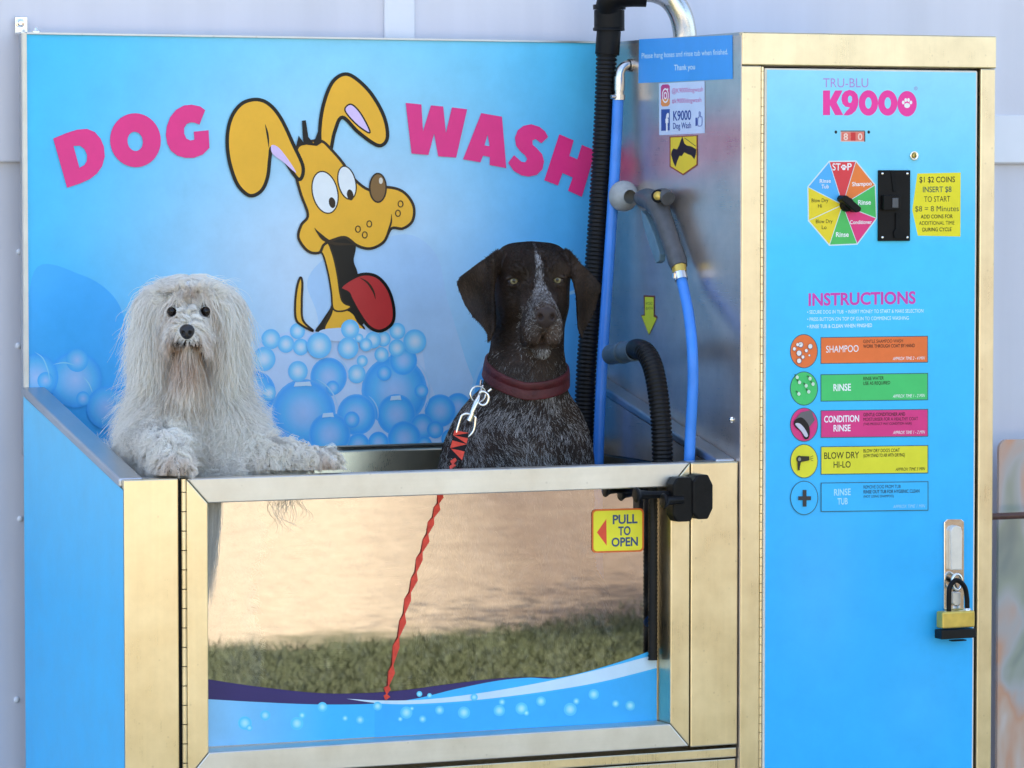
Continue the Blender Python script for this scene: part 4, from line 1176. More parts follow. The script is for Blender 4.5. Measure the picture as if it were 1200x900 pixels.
el.tube([AT(725.4, 106, .415), AT(725.8, 90, .415)], 0.0095, 16); el.lathe(AT(737, 76.5, .415), (1, 0, 0), [(0, 0.0125), (0.008, 0.0125), (0.008, 0.008), (0.014, 0.014), (0.02, 0.014), (0.02, 0)], 6)
el.tube([AT(724.8, 117, .415), AT(724.9, 111, .415)], 0.0112, 18); el.tube([AT(716, 113.5, .41), AT(721, 113.5, .41)], 0.004, 8)
el.build("steel_elbow", M['pipe'], wh)

GX = 0.523
G = on_side(GX)
gun = thing("spray_gun", "grey spray gun with pale round nozzle hung on the steel side", "spray gun")
gm = MB()
gp = smooth_path([G(750, 232), G(760, 233), G(770, 240), G(777, 256), G(784, 276), G(791, 297), G(796, 313)], 40)
gr_ = np.interp(np.linspace(0, 1, 40), [0, .12, .3, .5, .75, .93, 1], [0.012, 0.017, 0.0195, 0.0165, 0.0155, 0.0165, 0.014])
gm.tube(gp, gr_, 22)
gm.tube(smooth_path([G(768, 232), G(778, 229), G(783, 233)], 8), 0.0125, 18)
gm.build("gun_body", M['grey'], gun)
nm = MB(); a, b = Vector(G(733, 230)), Vector(G(757, 233)); ax = (b - a).normalized()
nm.lathe(G(725.5, 229), ax, [(0, 0), (0.002, 0.016), (0.006, 0.0225), (0.014, 0.0265), (0.022, 0.0265), (0.030, 0.0225), (0.040, 0.015), (0.044, 0.012)], 28)
nm.build("round_nozzle", M['nozzle'], gun)
tm_ = MB(); tp = [G(754, 246), G(760, 252), G(770, 275), G(777, 298), G(776, 306), G(772, 309), G(765, 290), G(757, 265)]
tm_.prism([Vector(p) + Vector((-0.006, 0, 0)) for p in tp], (0.012, 0, 0)); tm_.build("trigger", M['trigger'], gun, bevel=0.002)
bmm = MB(); bmm.lathe(Vector(G(779, 230)) + Vector((-0.012, 0, 0)), Vector((-0.6, -0.7, 0.25)), [(0, 0.0115), (0.003, 0.0115), (0.003, 0.0075)], 18, 0)
bmm.lathe(Vector(G(779, 230)) + Vector((-0.012, 0, 0)), Vector((-0.6, -0.7, 0.25)), [(0, 0.0078), (0.005, 0.0074), (0.006, 0)], 18, 1); bmm.build("button", [M['black'], M['brass']], gun)
bf = MB(); bf.tube([G(795, 310), G(796.5, 319)], [0.0135, 0.0125], 8); bf.build("brass_fitting", M['brass'], gun)
bh = thing("spray_hose", "bright blue hose curving down from the spray gun into the tub", "hose")
hm2 = MB(); G1, G2 = on_side(0.510), on_side(0.492); hm2.tube(smooth_path([G(796.5, 319), G(801, 338), G1(807, 368), G2(811, 405), G2(812, 450), G2(809.5, 500), G2(807.5, 545), G2(804, 610), G2(790, 690), G2(760, 730)], 90), 0.0092, 18); hm2.build("blue_tube", M['hose'], bh)
cm_ = MB(); cm_.tube([G(796.2, 318), G(798.5, 328)], 0.0113, 18); cm_.box(*(lambda p: (p[0] - 0.014, p[0] - 0.008, p[1] - 0.003, p[1] + 0.003, p[2] - 0.004, p[2] + 0.004))(G(797.5, 323))); cm_.build("hose_clamp", M['chrome'], bh)

BX = 0.462
Bp = on_side(BX)
dr = thing("dryer_hose", "black ribbed dryer hose with grey cuff arching over the tub corner", "hose")
dm = MB()
pth = smooth_path([Bp(741, 411) , Bp(748, 409), Bp(757, 414), Bp(765, 430), Bp(771, 460), Bp(775, 500), Bp(776.5, 545), Bp(777, 610), Bp(776, 680)], 120)
ribbed(pth[26:], 0.0178, 0.0068, 0.0028, dm); dm.tube(pth[:30], [0.0172] * 30, 20); dm.build("corrugated_tube", M['rubber'], dr)
cu_ = MB(); cu_.tube([Bp(716, 415.5), Bp(726, 413.8), Bp(744, 410.6)], [0.0175, 0.0172, 0.0182], 22); cu_.lathe(Bp(728, 413.4), Vector(Bp(744, 410.6)) - Vector(Bp(716, 415.5)), [(0, 0.0182), (0.002, 0.0192), (0.012, 0.0192), (0.014, 0.018)], 22)
cu_.build("cuff", M['cuff'], dr)

# ================================================================== to the right of the cabinet
def painted_reflection_material():  # reflected greenery and orange painted into the base colour as blotches
    m, t, b = new_mat("acrylic_painted_reflections")
    tc = node(t, "ShaderNodeTexCoord")
    mpg = node(t, "ShaderNodeMapping"); mpg.inputs["Scale"].default_value = (7.5, 1, 4.2); mpg.inputs["Location"].default_value = (0.3, 0, 0.55)
    t.links.new(tc.outputs["Object"], mpg.inputs["Vector"])
    n = node(t, "ShaderNodeTexNoise", Scale=1.0, Detail=3.0, Roughness=0.5, Distortion=0.6)
    t.links.new(mpg.outputs[0], n.inputs["Vector"])
    rp = node(t, "ShaderNodeValToRGB")
    e = rp.color_ramp.elements
    e[0].position, e[0].color = 0.28, (0.16, 0.19, 0.20, 1)
    e[1].position, e[1].color = 0.75, (0.75, 0.76, 0.78, 1)
    for pos, c in ((0.38, (0.34, 0.36, 0.28, 1)), (0.45, (0.46, 0.44, 0.42, 1)), (0.54, (0.62, 0.34, 0.22, 1)), (0.62, (0.62, 0.46, 0.36, 1))):
        q_ = e.new(pos); q_.color = c
    t.links.new(n.outputs["Fac"], rp.inputs["Fac"]); t.links.new(rp.outputs[0], b.inputs["Base Color"])
    b.inputs["Roughness"].default_value = 0.12
    return m
bd = thing("display_board", "glossy rounded board with painted orange and green reflections right of the cabinet", "board")
BY = 0.50
a = meet(1171, 515.5, 1, BY)
x0, zt = a[0], a[2]; x1 = x0 + 0.42; r = 0.018
out = [(x0, BY, 0.02)] + [(x0 + r - r * math.cos(t), BY, zt - r + r * math.sin(t)) for t in np.linspace(0, math.pi / 2, 8)] + [(x1 - r + r * math.sin(t), BY, zt - r + r * math.cos(t)) for t in np.linspace(0, math.pi / 2, 8)] + [(x1, BY, 0.02)]
MB().prism(out, (0, 0.008, 0)).build("board_panel", painted_reflection_material(), bd, bevel=0.0015)
rl = thing("hand_rail", "thin brown metal rail running right from the cabinet side", "rail")
RY = 0.42
a = meet(1172, 605, 1, RY)
MB().tube([(XE - 0.004, RY, a[2]), (XE + 0.9, RY, a[2])], 0.0062, 14).build("rail_bar", M['rust'], rl)
MB().tube([(XE + 0.86, RY, 0.0), (XE + 0.86, RY, a[2] - 0.005)], 0.0062, 14).build("rail_post", M['rust'], rl)
# ================================================================== modelling animals: rounded volumes blended into one skin
def s_ell(c, r, rot=None):
    c, r = np.array(c, np.float32), np.array(r, np.float32)
    rot = None if rot is None else np.array(rot, np.float32)
    def f(p):
        q = p - c
        if rot is not None: q = q @ rot
        k0 = np.sqrt(((q / r) ** 2).sum(1)); k1 = np.sqrt(((q / (r * r)) ** 2).sum(1)) + 1e-9
        return k0 * (k0 - 1.0) / k1
    return f
def s_cap(a, b, ra, rb, sq=None):
    """tapered capsule; sq flattens it along x, y, z"""
    a, b = np.array(a, np.float32), np.array(b, np.float32)
    sq = np.array(sq if sq is not None else (1, 1, 1), np.float32)
    a2, b2 = a / sq, b / sq
    ab = b2 - a2; l2 = float(ab @ ab)
    def f(p):
        q = p / sq - a2
        t = np.clip((q @ ab) / l2, 0, 1)
        return (np.sqrt(((q - t[:, None] * ab) ** 2).sum(1)) - (ra + (rb - ra) * t)) * float(sq.min())
    return f
def s_sheet(poly, yfn, th):
    """a thin flap: outline in x, z; the middle surface at y = yfn(x, z)"""
    P = np.array(poly, np.float32); Q = np.roll(P, -1, 0)
    lo, hi = P.min(0) - 0.02, P.max(0) + 0.02
    def f(p):
        x = p[:, [0, 2]]
        d = np.full(len(p), 1e9, np.float32); inside = np.zeros(len(p), bool)
        for a, b in zip(P, Q):
            e = b - a; w = x - a
            t = np.clip((w @ e) / (e @ e + 1e-12), 0, 1)
            d = np.minimum(d, np.sqrt(((w - t[:, None] * e) ** 2).sum(1)))
            c = ((a[1] <= x[:, 1]) != (b[1] <= x[:, 1])) & (x[:, 0] < (b[0] - a[0]) * (x[:, 1] - a[1]) / (b[1] - a[1] + 1e-12) + a[0])
            inside ^= c
        d2 = np.where(inside, -d, d)
        dy = np.abs(p[:, 1] - yfn(x[:, 0], x[:, 1])) - th
        a_, b_ = d2 + th, dy + 0.0
        return (np.minimum(np.maximum(a_, b_), 0) + np.sqrt(np.maximum(a_, 0) ** 2 + np.maximum(b_, 0) ** 2)) - 0.0
    return f
def smin(a, b, k):
    h = np.clip(0.5 + 0.5 * (b - a) / k, 0, 1)
    return b * (1 - h) + a * h - k * h * (1 - h)
def smax(a, b, k): return -smin(-a, -b, k)
class Body:
    def __init__(self): self.ops = []
    def add(self, f, k=0.02): self.ops.append((1, f, k)); return self
    def cut(self, f, k=0.004): self.ops.append((-1, f, k)); return self
    def __call__(self, p):
        p = np.asarray(p, np.float32)
        d = None
        for s, f, k in self.ops:
            v = f(p)
            if d is None: d = v
            elif s > 0: d = smin(d, v, k)
            else: d = smax(d, -v, k)
        return d
    def grad(self, p, e=0.0015):
        p = np.asarray(p, np.float32)
        g = np.stack([self(p + np.array(v, np.float32) * e) - self(p - np.array(v, np.float32) * e) for v in np.eye(3)], 1)
        return g / (np.linalg.norm(g, axis=1)[:, None] + 1e-9)

def surface_nets(sdf, lo, hi, h, keep=None):
    """skin of a blended volume on a grid of step h (evaluated only near the skin)"""
    lo, hi = np.array(lo), np.array(hi)
    n = (np.ceil((hi - lo) / (2 * h)).astype(int)) * 2 + 1
    nc = (n - 1) // 2 + 1
    ax = [lo[i] + h * np.arange(n[i]) for i in range(3)]
    axc = [a[::2] for a in ax]
    gc = np.stack(np.meshgrid(*axc, indexing='ij'), -1).reshape(-1, 3)
    dc = sdf(gc).reshape(nc)
    fx = [np.minimum((np.arange(n[i]) + 0) // 2, nc[i] - 1) for i in range(3)]
    d = dc[np.ix_(*fx)].copy()
    m = np.abs(d) < 5.5 * h
    ii = np.argwhere(m)
    pts = np.stack([ax[k][ii[:, k]] for k in range(3)], 1)
    d[m] = sdf(pts)
    s = d < 0
    c = [s[i:n[0] - 1 + i, j:n[1] - 1 + j, k:n[2] - 1 + k] for i in (0, 1) for j in (0, 1) for k in (0, 1)]
    cnt = sum(x.astype(np.int8) for x in c)
    cell = (cnt > 0) & (cnt < 8)
    idx = -np.ones(cell.shape, int); ci = np.argwhere(cell); idx[cell] = np.arange(len(ci))
    acc = np.zeros((len(ci), 3)); num = np.zeros(len(ci))
    corners = [(i, j, k) for i in (0, 1) for j in (0, 1) for k in (0, 1)]
    for a in corners:
        for b in corners:
            if sum(b) - sum(a) == 1 and all(y >= x for x, y in zip(a, b)):
                da = d[ci[:, 0] + a[0], ci[:, 1] + a[1], ci[:, 2] + a[2]]; db = d[ci[:, 0] + b[0], ci[:, 1] + b[1], ci[:, 2] + b[2]]
                x = (da < 0) != (db < 0)
                t = np.where(x, da / np.where(x, da - db, 1), 0)
                pa = np.array(a, float)[None] + t[:, None] * (np.array(b, float) - np.array(a, float))[None]
                acc[x] += pa[x]; num[x] += 1
    V = lo + h * (ci + acc / num[:, None])
    F = []
    for axis in range(3):
        u, w = [(1, 2), (2, 0), (0, 1)][axis]
        sl0 = [slice(1, -1)] * 3; sl0[axis] = slice(0, n[axis] - 1)
        a = s[tuple(sl0)]
        sl1 = list(sl0); sl1[axis] = slice(1, n[axis])
        b = s[tuple(sl1)]
        e = np.argwhere(a != b)
        off = np.zeros(3, int); off[u] = 1; off[w] = 1; e = e + off
        flip = ~s[e[:, 0], e[:, 1], e[:, 2]]
        def at_(du, dw):
            g_ = e.copy(); g_[:, u] -= du; g_[:, w] -= dw
            return idx[g_[:, 0], g_[:, 1], g_[:, 2]]
        q = np.stack([at_(1, 1), at_(0, 1), at_(0, 0), at_(1, 0)], 1)
        q[flip] = q[flip][:, ::-1]
        F.append(q)
    F = np.concatenate(F)
    F = F[(F >= 0).all(1)]
    return V, F

def mesh_fast(name, V, F, mat, parent, cols=None, smooth=True):
    """V (n,3), F (m,4) or (m,3) index arrays"""
    me = bpy.data.meshes.new(name)
    k = F.shape[1]
    me.vertices.add(len(V)); me.vertices.foreach_set("co", np.asarray(V, np.float32).ravel())
    me.loops.add(F.size); me.loops.foreach_set("vertex_index", F.astype(np.int32).ravel())
    me.polygons.add(len(F))
    me.polygons.foreach_set("loop_start", np.arange(0, F.size, k, dtype=np.int32))
    me.polygons.foreach_set("loop_total", np.full(len(F), k, np.int32))
    me.update(calc_edges=True)
    me.polygons.foreach_set("use_smooth", np.full(len(F), smooth, bool))
    if cols is not None:
        ca = me.color_attributes.new("Col", 'FLOAT_COLOR', 'POINT')
        ca.data.foreach_set("color", np.concatenate([cols, np.ones((len(V), 1))], 1).astype(np.float32).ravel())
    me.materials.append(mat)
    me.validate()
    o = bpy.data.objects.new(name, me); COL.objects.link(o); o.parent = parent
    return o

def sample_skin(V, F, n, rg, wfn=None):
    """random points on the skin, denser where wfn says so"""
    T = np.concatenate([F[:, [0, 1, 2]], F[:, [0, 2, 3]]])
    a, b, c = V[T[:, 0]], V[T[:, 1]], V[T[:, 2]]
    ar = np.linalg.norm(np.cross(b - a, c - a), axis=1)
    if wfn is not None: ar = ar * wfn((a + b + c) / 3)
    i = rg.choice(len(T), n, p=ar / ar.sum())
    u, v = rg.random(n), rg.random(n); m = u + v > 1; u[m], v[m] = 1 - u[m], 1 - v[m]
    return a[i] + (b[i] - a[i]) * u[:, None] + (c[i] - a[i]) * v[:, None]

def strands(name, paths, r0, r1, cols, mat, parent, tipcol=None):
    """paths (n, s, 3): every hair a thin three-sided tapering tube"""
    n, s, _ = paths.shape
    tg = np.gradient(paths, axis=1); tg /= np.linalg.norm(tg, axis=2)[..., None] + 1e-9
    ref = np.array((0.31, -0.82, 0.47)); ref /= np.linalg.norm(ref)
    sx = np.cross(tg, ref); sx /= np.linalg.norm(sx, axis=2)[..., None] + 1e-6
    sy = np.cross(tg, sx)
    r0 = np.broadcast_to(np.asarray(r0, float), (n,))
    tt = np.linspace(0, 1, s)
    rad = r0[:, None] * (1 - tt[None] ** 1.6) + r1 * tt[None] ** 1.6
    ring = []
    for k in range(3):
        a = 2 * math.pi * k / 3
        ring.append(paths + rad[..., None] * (sx * math.cos(a) + sy * math.sin(a)))
    V = np.stack(ring, 2).reshape(-1, 3)                      # n, s, 3 verts
    base = (np.arange(n)[:, None] * s + np.arange(s - 1)[None]) * 3
    F = []
    for k in range(3):
        k2 = (k + 1) % 3
        F.append(np.stack([base + k, base + k2, base + 3 + k2, base + 3 + k], -1).reshape(-1, 4))
    F = np.concatenate(F)
    if cols.ndim == 2: cols = np.repeat(cols[:, None], s, 1)
    C = np.repeat(cols[:, :, None], 3, 2).reshape(-1, 3)
    return mesh_fast(name, V, F, mat, parent, C, smooth=False)

def fur_mat(name, rough=0.5, spec=0.35, trans=0.0):
    m, t, b = new_mat(name)
    at = node(t, "ShaderNodeAttribute", attribute_name="Col")
    t.links.new(at.outputs["Color"], b.inputs["Base Color"])
    b.inputs["Roughness"].default_value = rough
    b.inputs["Specular IOR Level"].default_value = spec
    if trans:
        tl = node(t, "ShaderNodeBsdfTranslucent"); t.links.new(at.outputs["Color"], tl.inputs[0])
        mx = node(t, "ShaderNodeMixShader"); mx.inputs[0].default_value = trans
        t.links.new(b.outputs[0], mx.inputs[1]); t.links.new(tl.outputs[0], mx.inputs[2])
        t.links.new(mx.outputs[0], t.nodes["Material Output"].inputs[0])
    return m
def vnoise(p, sc, seed=0):
    """smooth value noise, -1..1"""
    q = np.asarray(p) * sc + seed * 17.31
    i = np.floor(q).astype(np.int64); f_ = q - i; f_ = f_ * f_ * (3 - 2 * f_)
    def hsh(a):
        h = (a[:, 0] * 374761393 + a[:, 1] * 668265263 + a[:, 2] * 2147483647 + seed * 974711) & 0xffffffff
        h = ((h ^ (h >> 13)) * 1274126177) & 0xffffffff
        return ((h ^ (h >> 16)) & 0xffff) / 32767.5 - 1
    out = 0
    for dx in (0, 1):
        for dy in (0, 1):
            for dz in (0, 1):
                w = (f_[:, 0] if dx else 1 - f_[:, 0]) * (f_[:, 1] if dy else 1 - f_[:, 1]) * (f_[:, 2] if dz else 1 - f_[:, 2])
                out = out + w * hsh(i + np.array((dx, dy, dz)))
    return out
def sstep(a, b, x):
    t = np.clip((x - a) / (b - a), 0, 1); return t * t * (3 - 2 * t)
def gauss(x, c, s): return np.exp(-((x - c) / s) ** 2)

class Local:
    """a frame standing at a spot in the tub and turned to the camera's heading"""
    def __init__(self, px, py, Y, z):
        o = meet(px, py, 1, Y); self.O = np.array((o[0], o[1], z))
        self.ex = np.array((math.cos(YAW), -math.sin(YAW), 0)); self.ey = np.array((math.sin(YAW), math.cos(YAW), 0))
    def __call__(self, px, py, yl):
        v = cd + (px - 600.0) / FPX * cr - (py - 450.0) / FPX * cu
        t = ((self.O + self.ey * yl - CAM) @ self.ey) / (v @ self.ey)
        w = CAM + t * v - self.O
        return np.array((w @ self.ex, w @ self.ey, w[2]))
    def root(self, e):
        e.location = self.O; e.rotation_euler = (0, 0, -YAW)

M['fur'] = fur_mat("short_coat", 0.5, 0.16)
M['skin'] = fur_mat("skin_under_coat", 0.5, 0.2)
M['furw'] = fur_mat("long_white_coat", 0.55, 0.25, 0.60)
M['eyeb'] = fur_mat("eye", 0.10, 0.4)
M['nosew'] = plain("black_nose", (0.010, 0.009, 0.010), 0.35, 0, 0.3, 120, bump=0.4, bscale=500)

# ================================================================== the brown and roan pointer
PT = Local(615, 548, 0.175, 0.552)
pt = thing("pointer_dog", "sitting dark brown dog with grey flecked chest and red collar", "dog")
PT.root(pt)
HY = 0.045
Hc = PT(627.5, 329, HY)
ha, hp = R(8), R(5)
Rz = np.array(((math.cos(ha), -math.sin(ha), 0), (math.sin(ha), math.cos(ha), 0), (0, 0, 1)))
Rx = np.array(((1, 0, 0), (0, math.cos(hp), -math.sin(hp)), (0, math.sin(hp), math.cos(hp))))
RH = Rz @ Rx
cmv = lambda *v: Hc + RH @ (np.array(v) * 0.01)
def e_h(c, r, k=None): return s_ell(cmv(*c), np.array(r) * 0.01, RH)
head = Body()
head.add(e_h((0, 4.6, 0.8), (5.8, 7.6, 5.2)))
for s in (-1, 1):
    head.add(e_h((s * 3.5, 4.2, 2.0), (2.7, 5.0, 3.3)), 0.02)               # temples, where the ears sit
for s in (-1, 1):
    head.add(e_h((s * 2.5, -1.4, 2.1), (2.5, 2.4, 2.1)), 0.022)             # brows
    head.add(e_h((s * 3.7, 2.0, -3.6), (2.2, 4.2, 3.8)), 0.022)             # cheeks
head.add(e_h((0, -1.6, -1.6), (2.9, 4.5, 2.6)), 0.02)
head.add(s_cap(cmv(0, -2.5, -3.4), cmv(0, -10.6, -4.6), 0.0285, 0.0235, (1, 1, 1)), 0.018)    # muzzle
head.add(s_cap(cmv(0, -3, -2.0), cmv(0, -11.4, -3.5), 0.0135, 0.013), 0.012)                  # bridge
for s in (-1, 1):
    head.add(e_h((s * 1.8, -7.8, -7.0), (1.6, 3.9, 3.0)), 0.012)           # flews
    head.add(e_h((s * 2.2, -5.6, -8.6), (1.05, 3.0, 1.9)), 0.012)
head.add(s_cap(cmv(0, 2, -7.4), cmv(0, -8.0, -10.6), 0.024, 0.0145), 0.006)                   # lower jaw
head.add(e_h((0, -11.6, -4.4), (1.8, 1.35, 1.7)), 0.006)                                    # nose
for s in (-1, 1):
    head.cut(e_h((s * 1.0, -13.0, -4.5), (0.46, 0.95, 0.52)), 0.002)
    head.cut(e_h((s * 1.6, -12.8, -5.1), (0.25, 0.6, 0.22)), 0.002)
head.cut(s_cap(cmv(0, -13.3, -5.9), cmv(0, -12.2, -8.4), 0.0016, 0.0018), 0.004)              # groove under the nose
head.cut(s_cap(cmv(0, -4.2, 3.4), cmv(0, 0.5, 6.8), 0.003, 0.004), 0.018)                     # furrow of the forehead
EYE = []
for s in (-1, 1):                                                            # eye sockets
    px, py = (602.3, 329) if s < 0 else (653, 328)
    y0, y1 = -0.14, 0.12
    for _ in range(26):
        ym = (y0 + y1) / 2
        if head(PT(px, py, ym)[None])[0] > 0: y0 = ym
        else: y1 = ym
    c = PT(px, py, y0)
    EYE.append((c, px, py))
for c, px, py in EYE:
    head.cut(s_ell(c + np.array((0, 0.001, 0)), (0.0083, 0.010, 0.0046)), 0.003)
    head.add(s_cap(c + np.array((-0.011, -0.000, 0.0035)), c + np.array((0.011, -0.000, 0.0040)), 0.0032, 0.0032), 0.006)
    head.add(s_cap(c + np.array((-0.009, 0.001, -0.0080)), c + np.array((0.009, 0.001, -0.0080)), 0.0026, 0.0026), 0.006)
    head.cut(s_ell(c + np.array((0, 0.001, -0.0003)), (0.0080, 0.011, 0.0038)), 0.002)
zz2 = lambda L, yl: [tuple(PT(525 + x / 4.737, 275 + y / 4.737, yl)[[0, 2]]) for x, y in L]
earL = zz2([(300, 80), (272, 66), (220, 103), (150, 153), (60, 222), (35, 262), (45, 302), (80, 392), (130, 462), (188, 515), (206, 548), (206, 588), (222, 604), (247, 592), (282, 505), (280, 420), (272, 340), (276, 270), (300, 180), (330, 110)], 0.08)
earR = zz2([(606, 96), (632, 76), (656, 63), (692, 84), (742, 148), (802, 203), (852, 263), (860, 300), (842, 362), (826, 422), (800, 472), (762, 532), (752, 596), (727, 577), (705, 522), (699, 440), (694, 340), (680, 270), (650, 190), (620, 130)], 0.07)
xl = PT(525 + 225 / 4.737, 340, 0.08)[0]; xr = PT(525 + 740 / 4.737, 340, 0.07)[0]
head.add(s_sheet(earL, lambda x, z: 0.058 - 0.028 * gauss(x, xl + 0.008, 0.014) + 0.30 * np.maximum(0, xl - x) + 0.006 * np.sin(z * 55), 0.0042), 0.010)
head.add(s_sheet(earR, lambda x, z: 0.050 - 0.016 * gauss(x, xr - 0.010, 0.014) + 0.25 * np.maximum(0, x - xr) + 0.004 * np.sin(z * 65 + 1), 0.0042), 0.010)
N0, N1, N2 = cmv(0, 6.5, -2.5), PT(616, 448, 0.085), PT(612, 500, 0.10)
pbody = Body()
pbody.add(s_cap(N0, N1, 0.060, 0.0615)); pbody.add(s_cap(N1, N2, 0.0615, 0.088), 0.03)
pbody.add(s_ell(PT(610, 556, 0.105), (0.108, 0.105, 0.135)), 0.04)                       # chest
pbody.add(s_ell(PT(574, 530, 0.16), (0.052, 0.10, 0.10)), 0.04); pbody.add(s_ell(PT(655, 535, 0.15), (0.045, 0.09, 0.10)), 0.04)  # shoulders
pbody.add(s_cap(PT(600, 560, 0.14), np.array((-0.045, 0.30, 0.16)), 0.12, 0.125), 0.05)  # trunk
for s in (-1, 1):
    pbody.add(s_cap(np.array((0.0 + s * 0.066, 0.06, 0.37)), np.array((s * 0.060, 0.03, 0.19)), 0.048, 0.030), 0.03)
    pbody.add(s_cap(np.array((s * 0.060, 0.03, 0.19)), np.array((s * 0.058, 0.02, 0.035)), 0.029, 0.022), 0.02)
    pbody.add(s_ell((s * 0.058, -0.005, 0.020), (0.030, 0.045, 0.021)), 0.02)
    pbody.add(s_ell((s * 0.115 - 0.02, 0.24, 0.13), (0.060, 0.14, 0.125)), 0.03)          # haunch
    pbody.add(s_cap(np.array((s * 0.13 - 0.015, 0.17, 0.035)), np.array((s * 0.125 - 0.01, 0.06, 0.025)), 0.030, 0.024), 0.02)
pbody.add(s_cap(np.array((-0.05, 0.33, 0.06)), np.array((0.10, 0.36, 0.03)), 0.022, 0.014), 0.02)  # tail
pbody.add(head, 0.022)
Vp, Fp = surface_nets(pbody, (-0.19, -0.14, -0.02), (0.19, 0.44, 0.90), 0.0026)
def to_head(p): return ((p - Hc) @ RH) * 100.0
def p_light(p):
    """share of white hairs in the coat, 0..1"""
    h = to_head(p); x, y, z = h[:, 0], h[:, 1], h[:, 2]
    zs = np.array([-14, -11, -9.5, -8, -6, -4, -2, -0.5, 0.6, 1.6, 2.6, 4.0, 5.0])
    ws = np.array([2.6, 2.9, 3.0, 3.0, 2.95, 2.65, 1.75, 0.98, 0.66, 0.52, 0.46, 0.34, 0.0])
    xc = np.interp(z, [-4, 0, 5], [0.0, 0.05, 0.1])
    w = np.interp(z, zs, ws) + 0.22 * vnoise(p, 90, 3)
    blaze = sstep(0.30, -0.25, np.abs(x - xc) - w) * sstep(4.0, 1.0, y) * (z > -12)
    dim = np.interp(z, [-10, -7, -3, -0.5, 0.8, 2.2, 3.2, 4.6], [0.12, 0.26, 0.58, 0.70, 0.50, 0.45, 1.1, 1.15])
    # brown round the nose and on the middle of the muzzle
    mid = np.maximum(gauss(x, 0.15, 1.75) * sstep(-1.2, -3.2, z), 0.75 * sstep(-6.2, -7.6, z) * (np.abs(x) < 2.3))
    L = blaze * dim * (1 - 0.86 * mid) * (0.8 + 0.4 * vnoise(p, 160, 5))
    chin = sstep(-9.6, -10.6, z) * sstep(-3, -6, y) * (0.30 + 0.35 * vnoise(p, 110, 9))
    L = np.maximum(L, chin * (z > -14))
    zc = p[:, 2]
    zcol = PT(615, 452, 0)[2]
    neck = sstep(zcol + 0.05, zcol - 0.01, zc) * sstep(0.24, 0.14, p[:, 1])
    n1 = vnoise(p, 55, 1) + 0.6 * vnoise(p, 120, 2)
    n2 = vnoise(p, 230, 8)
    chest = neck * np.clip(0.26 + 0.30 * n1 + 0.22 * n2, 0.04, 0.75)
    thr = sstep(zcol + 0.08, zcol + 0.0, zc) * 0.14 * (y < 8) * (0.6 + 0.8 * vnoise(p, 70, 4))
    lipd = gauss(z + 9.55 - 0.05 * x ** 2, 0, 0.42) * (y < -3.5) * (np.abs(x) < 3.2)
    L = L * (1 - 0.9 * lipd)
    return np.clip(np.maximum(np.maximum(L, chest), thr), 0, 1)
DARK = np.array((0.032, 0.0205, 0.0142)); LIGHT = np.array((0.40, 0.385, 0.375))
def p_dark(p):
    h = to_head(p)
    d = np.repeat(DARK[None], len(p), 0)
    br = gauss(h[:, 0], 0, 2.4) * sstep(-0.8, -3.0, h[:, 2]) * sstep(-10.5, -8.5, h[:, 2]) * (h[:, 1] < -4)
    lipd = gauss(h[:, 2] + 9.55 - 0.05 * h[:, 0] ** 2, 0, 0.42) * (h[:, 1] < -3.5) * (np.abs(h[:, 0]) < 3.2)
    br = br * (1 - 0.9 * lipd)
    d = d + br[:, None] * np.array((0.070, 0.050, 0.042))
    sh = (0.85 + 0.5 * vnoise(p, 30, 7))[:, None]
    return d * sh
nose_c = cmv(0, -12, -4.4)
def nose_mask(p):
    h = to_head(p)
    return ((h[:, 0] ** 2 / 3.4 + (h[:, 2] + 4.5) ** 2 / 2.7 < 1.0) & (h[:, 1] < -11.2))
Lp = p_light(Vp)[:, None]
Cp = p_dark(Vp) * (1 - Lp) * 0.9 + LIGHT * Lp * 0.75
nm_ = nose_mask(Vp)
Cp[nm_] = np.array((0.040, 0.028, 0.025))
body_o = mesh_fast("body", Vp, Fp, M['skin'], pt, Cp)
# short coat
rg = np.random.default_rng(11)
zr = PT(615, 575, 0)[2]
pts = sample_skin(Vp, Fp, 130000, rg, lambda q: np.where(q[:, 2] > zr, np.where(q[:, 1] < 0.16, 1.0, 0.4), 0.10))
pts = pts[~nose_mask(pts)]
ok = np.ones(len(pts), bool)
for c, _, _ in EYE: ok &= (np.abs(pts - c) > np.array((0.0105, 0.02, 0.0068))).any(1)
pts = pts[ok]
nr = pbody.grad(pts)
hh = to_head(pts)
fl_head = pts - nose_c + np.array((0, -0.01, 0.01)); fl_head /= np.linalg.norm(fl_head, axis=1)[:, None]
fl_body = np.array((0, 0.15, -1.0))[None] + 0.9 * np.stack([vnoise(pts, 22, 21), vnoise(pts, 22, 22), 0.3 * vnoise(pts, 22, 23)], 1)
wh_ = sstep(PT(615, 440, 0)[2], PT(615, 400, 0)[2], pts[:, 2])[:, None] * sstep(9.5, 6.5, np.abs(hh[:, 0]))[:, None]
fl = fl_head * wh_ + fl_body * (1 - wh_) + rg.normal(0, 0.30, pts.shape)
fl -= nr * (fl * nr).sum(1)[:, None]; fl /= np.linalg.norm(fl, axis=1)[:, None] + 1e-6
face = sstep(PT(615, 440, 0)[2], PT(615, 410, 0)[2], pts[:, 2])
ln = (0.0088 * (1 - face) + 0.0050 * face) * rg.uniform(0.7, 1.3, len(pts))
tt = np.linspace(0, 1, 4)
lift = 0.20 * (1 - face) + 0.10 * face
paths = pts[:, None] + fl[:, None] * (ln[:, None] * tt[None])[..., None] + nr[:, None] * (ln[:, None] * lift[:, None] * (tt * (1.25 - 0.75 * tt))[None])[..., None]
Ls = p_light(pts)
isl = rg.random(len(pts)) < Ls * 0.92
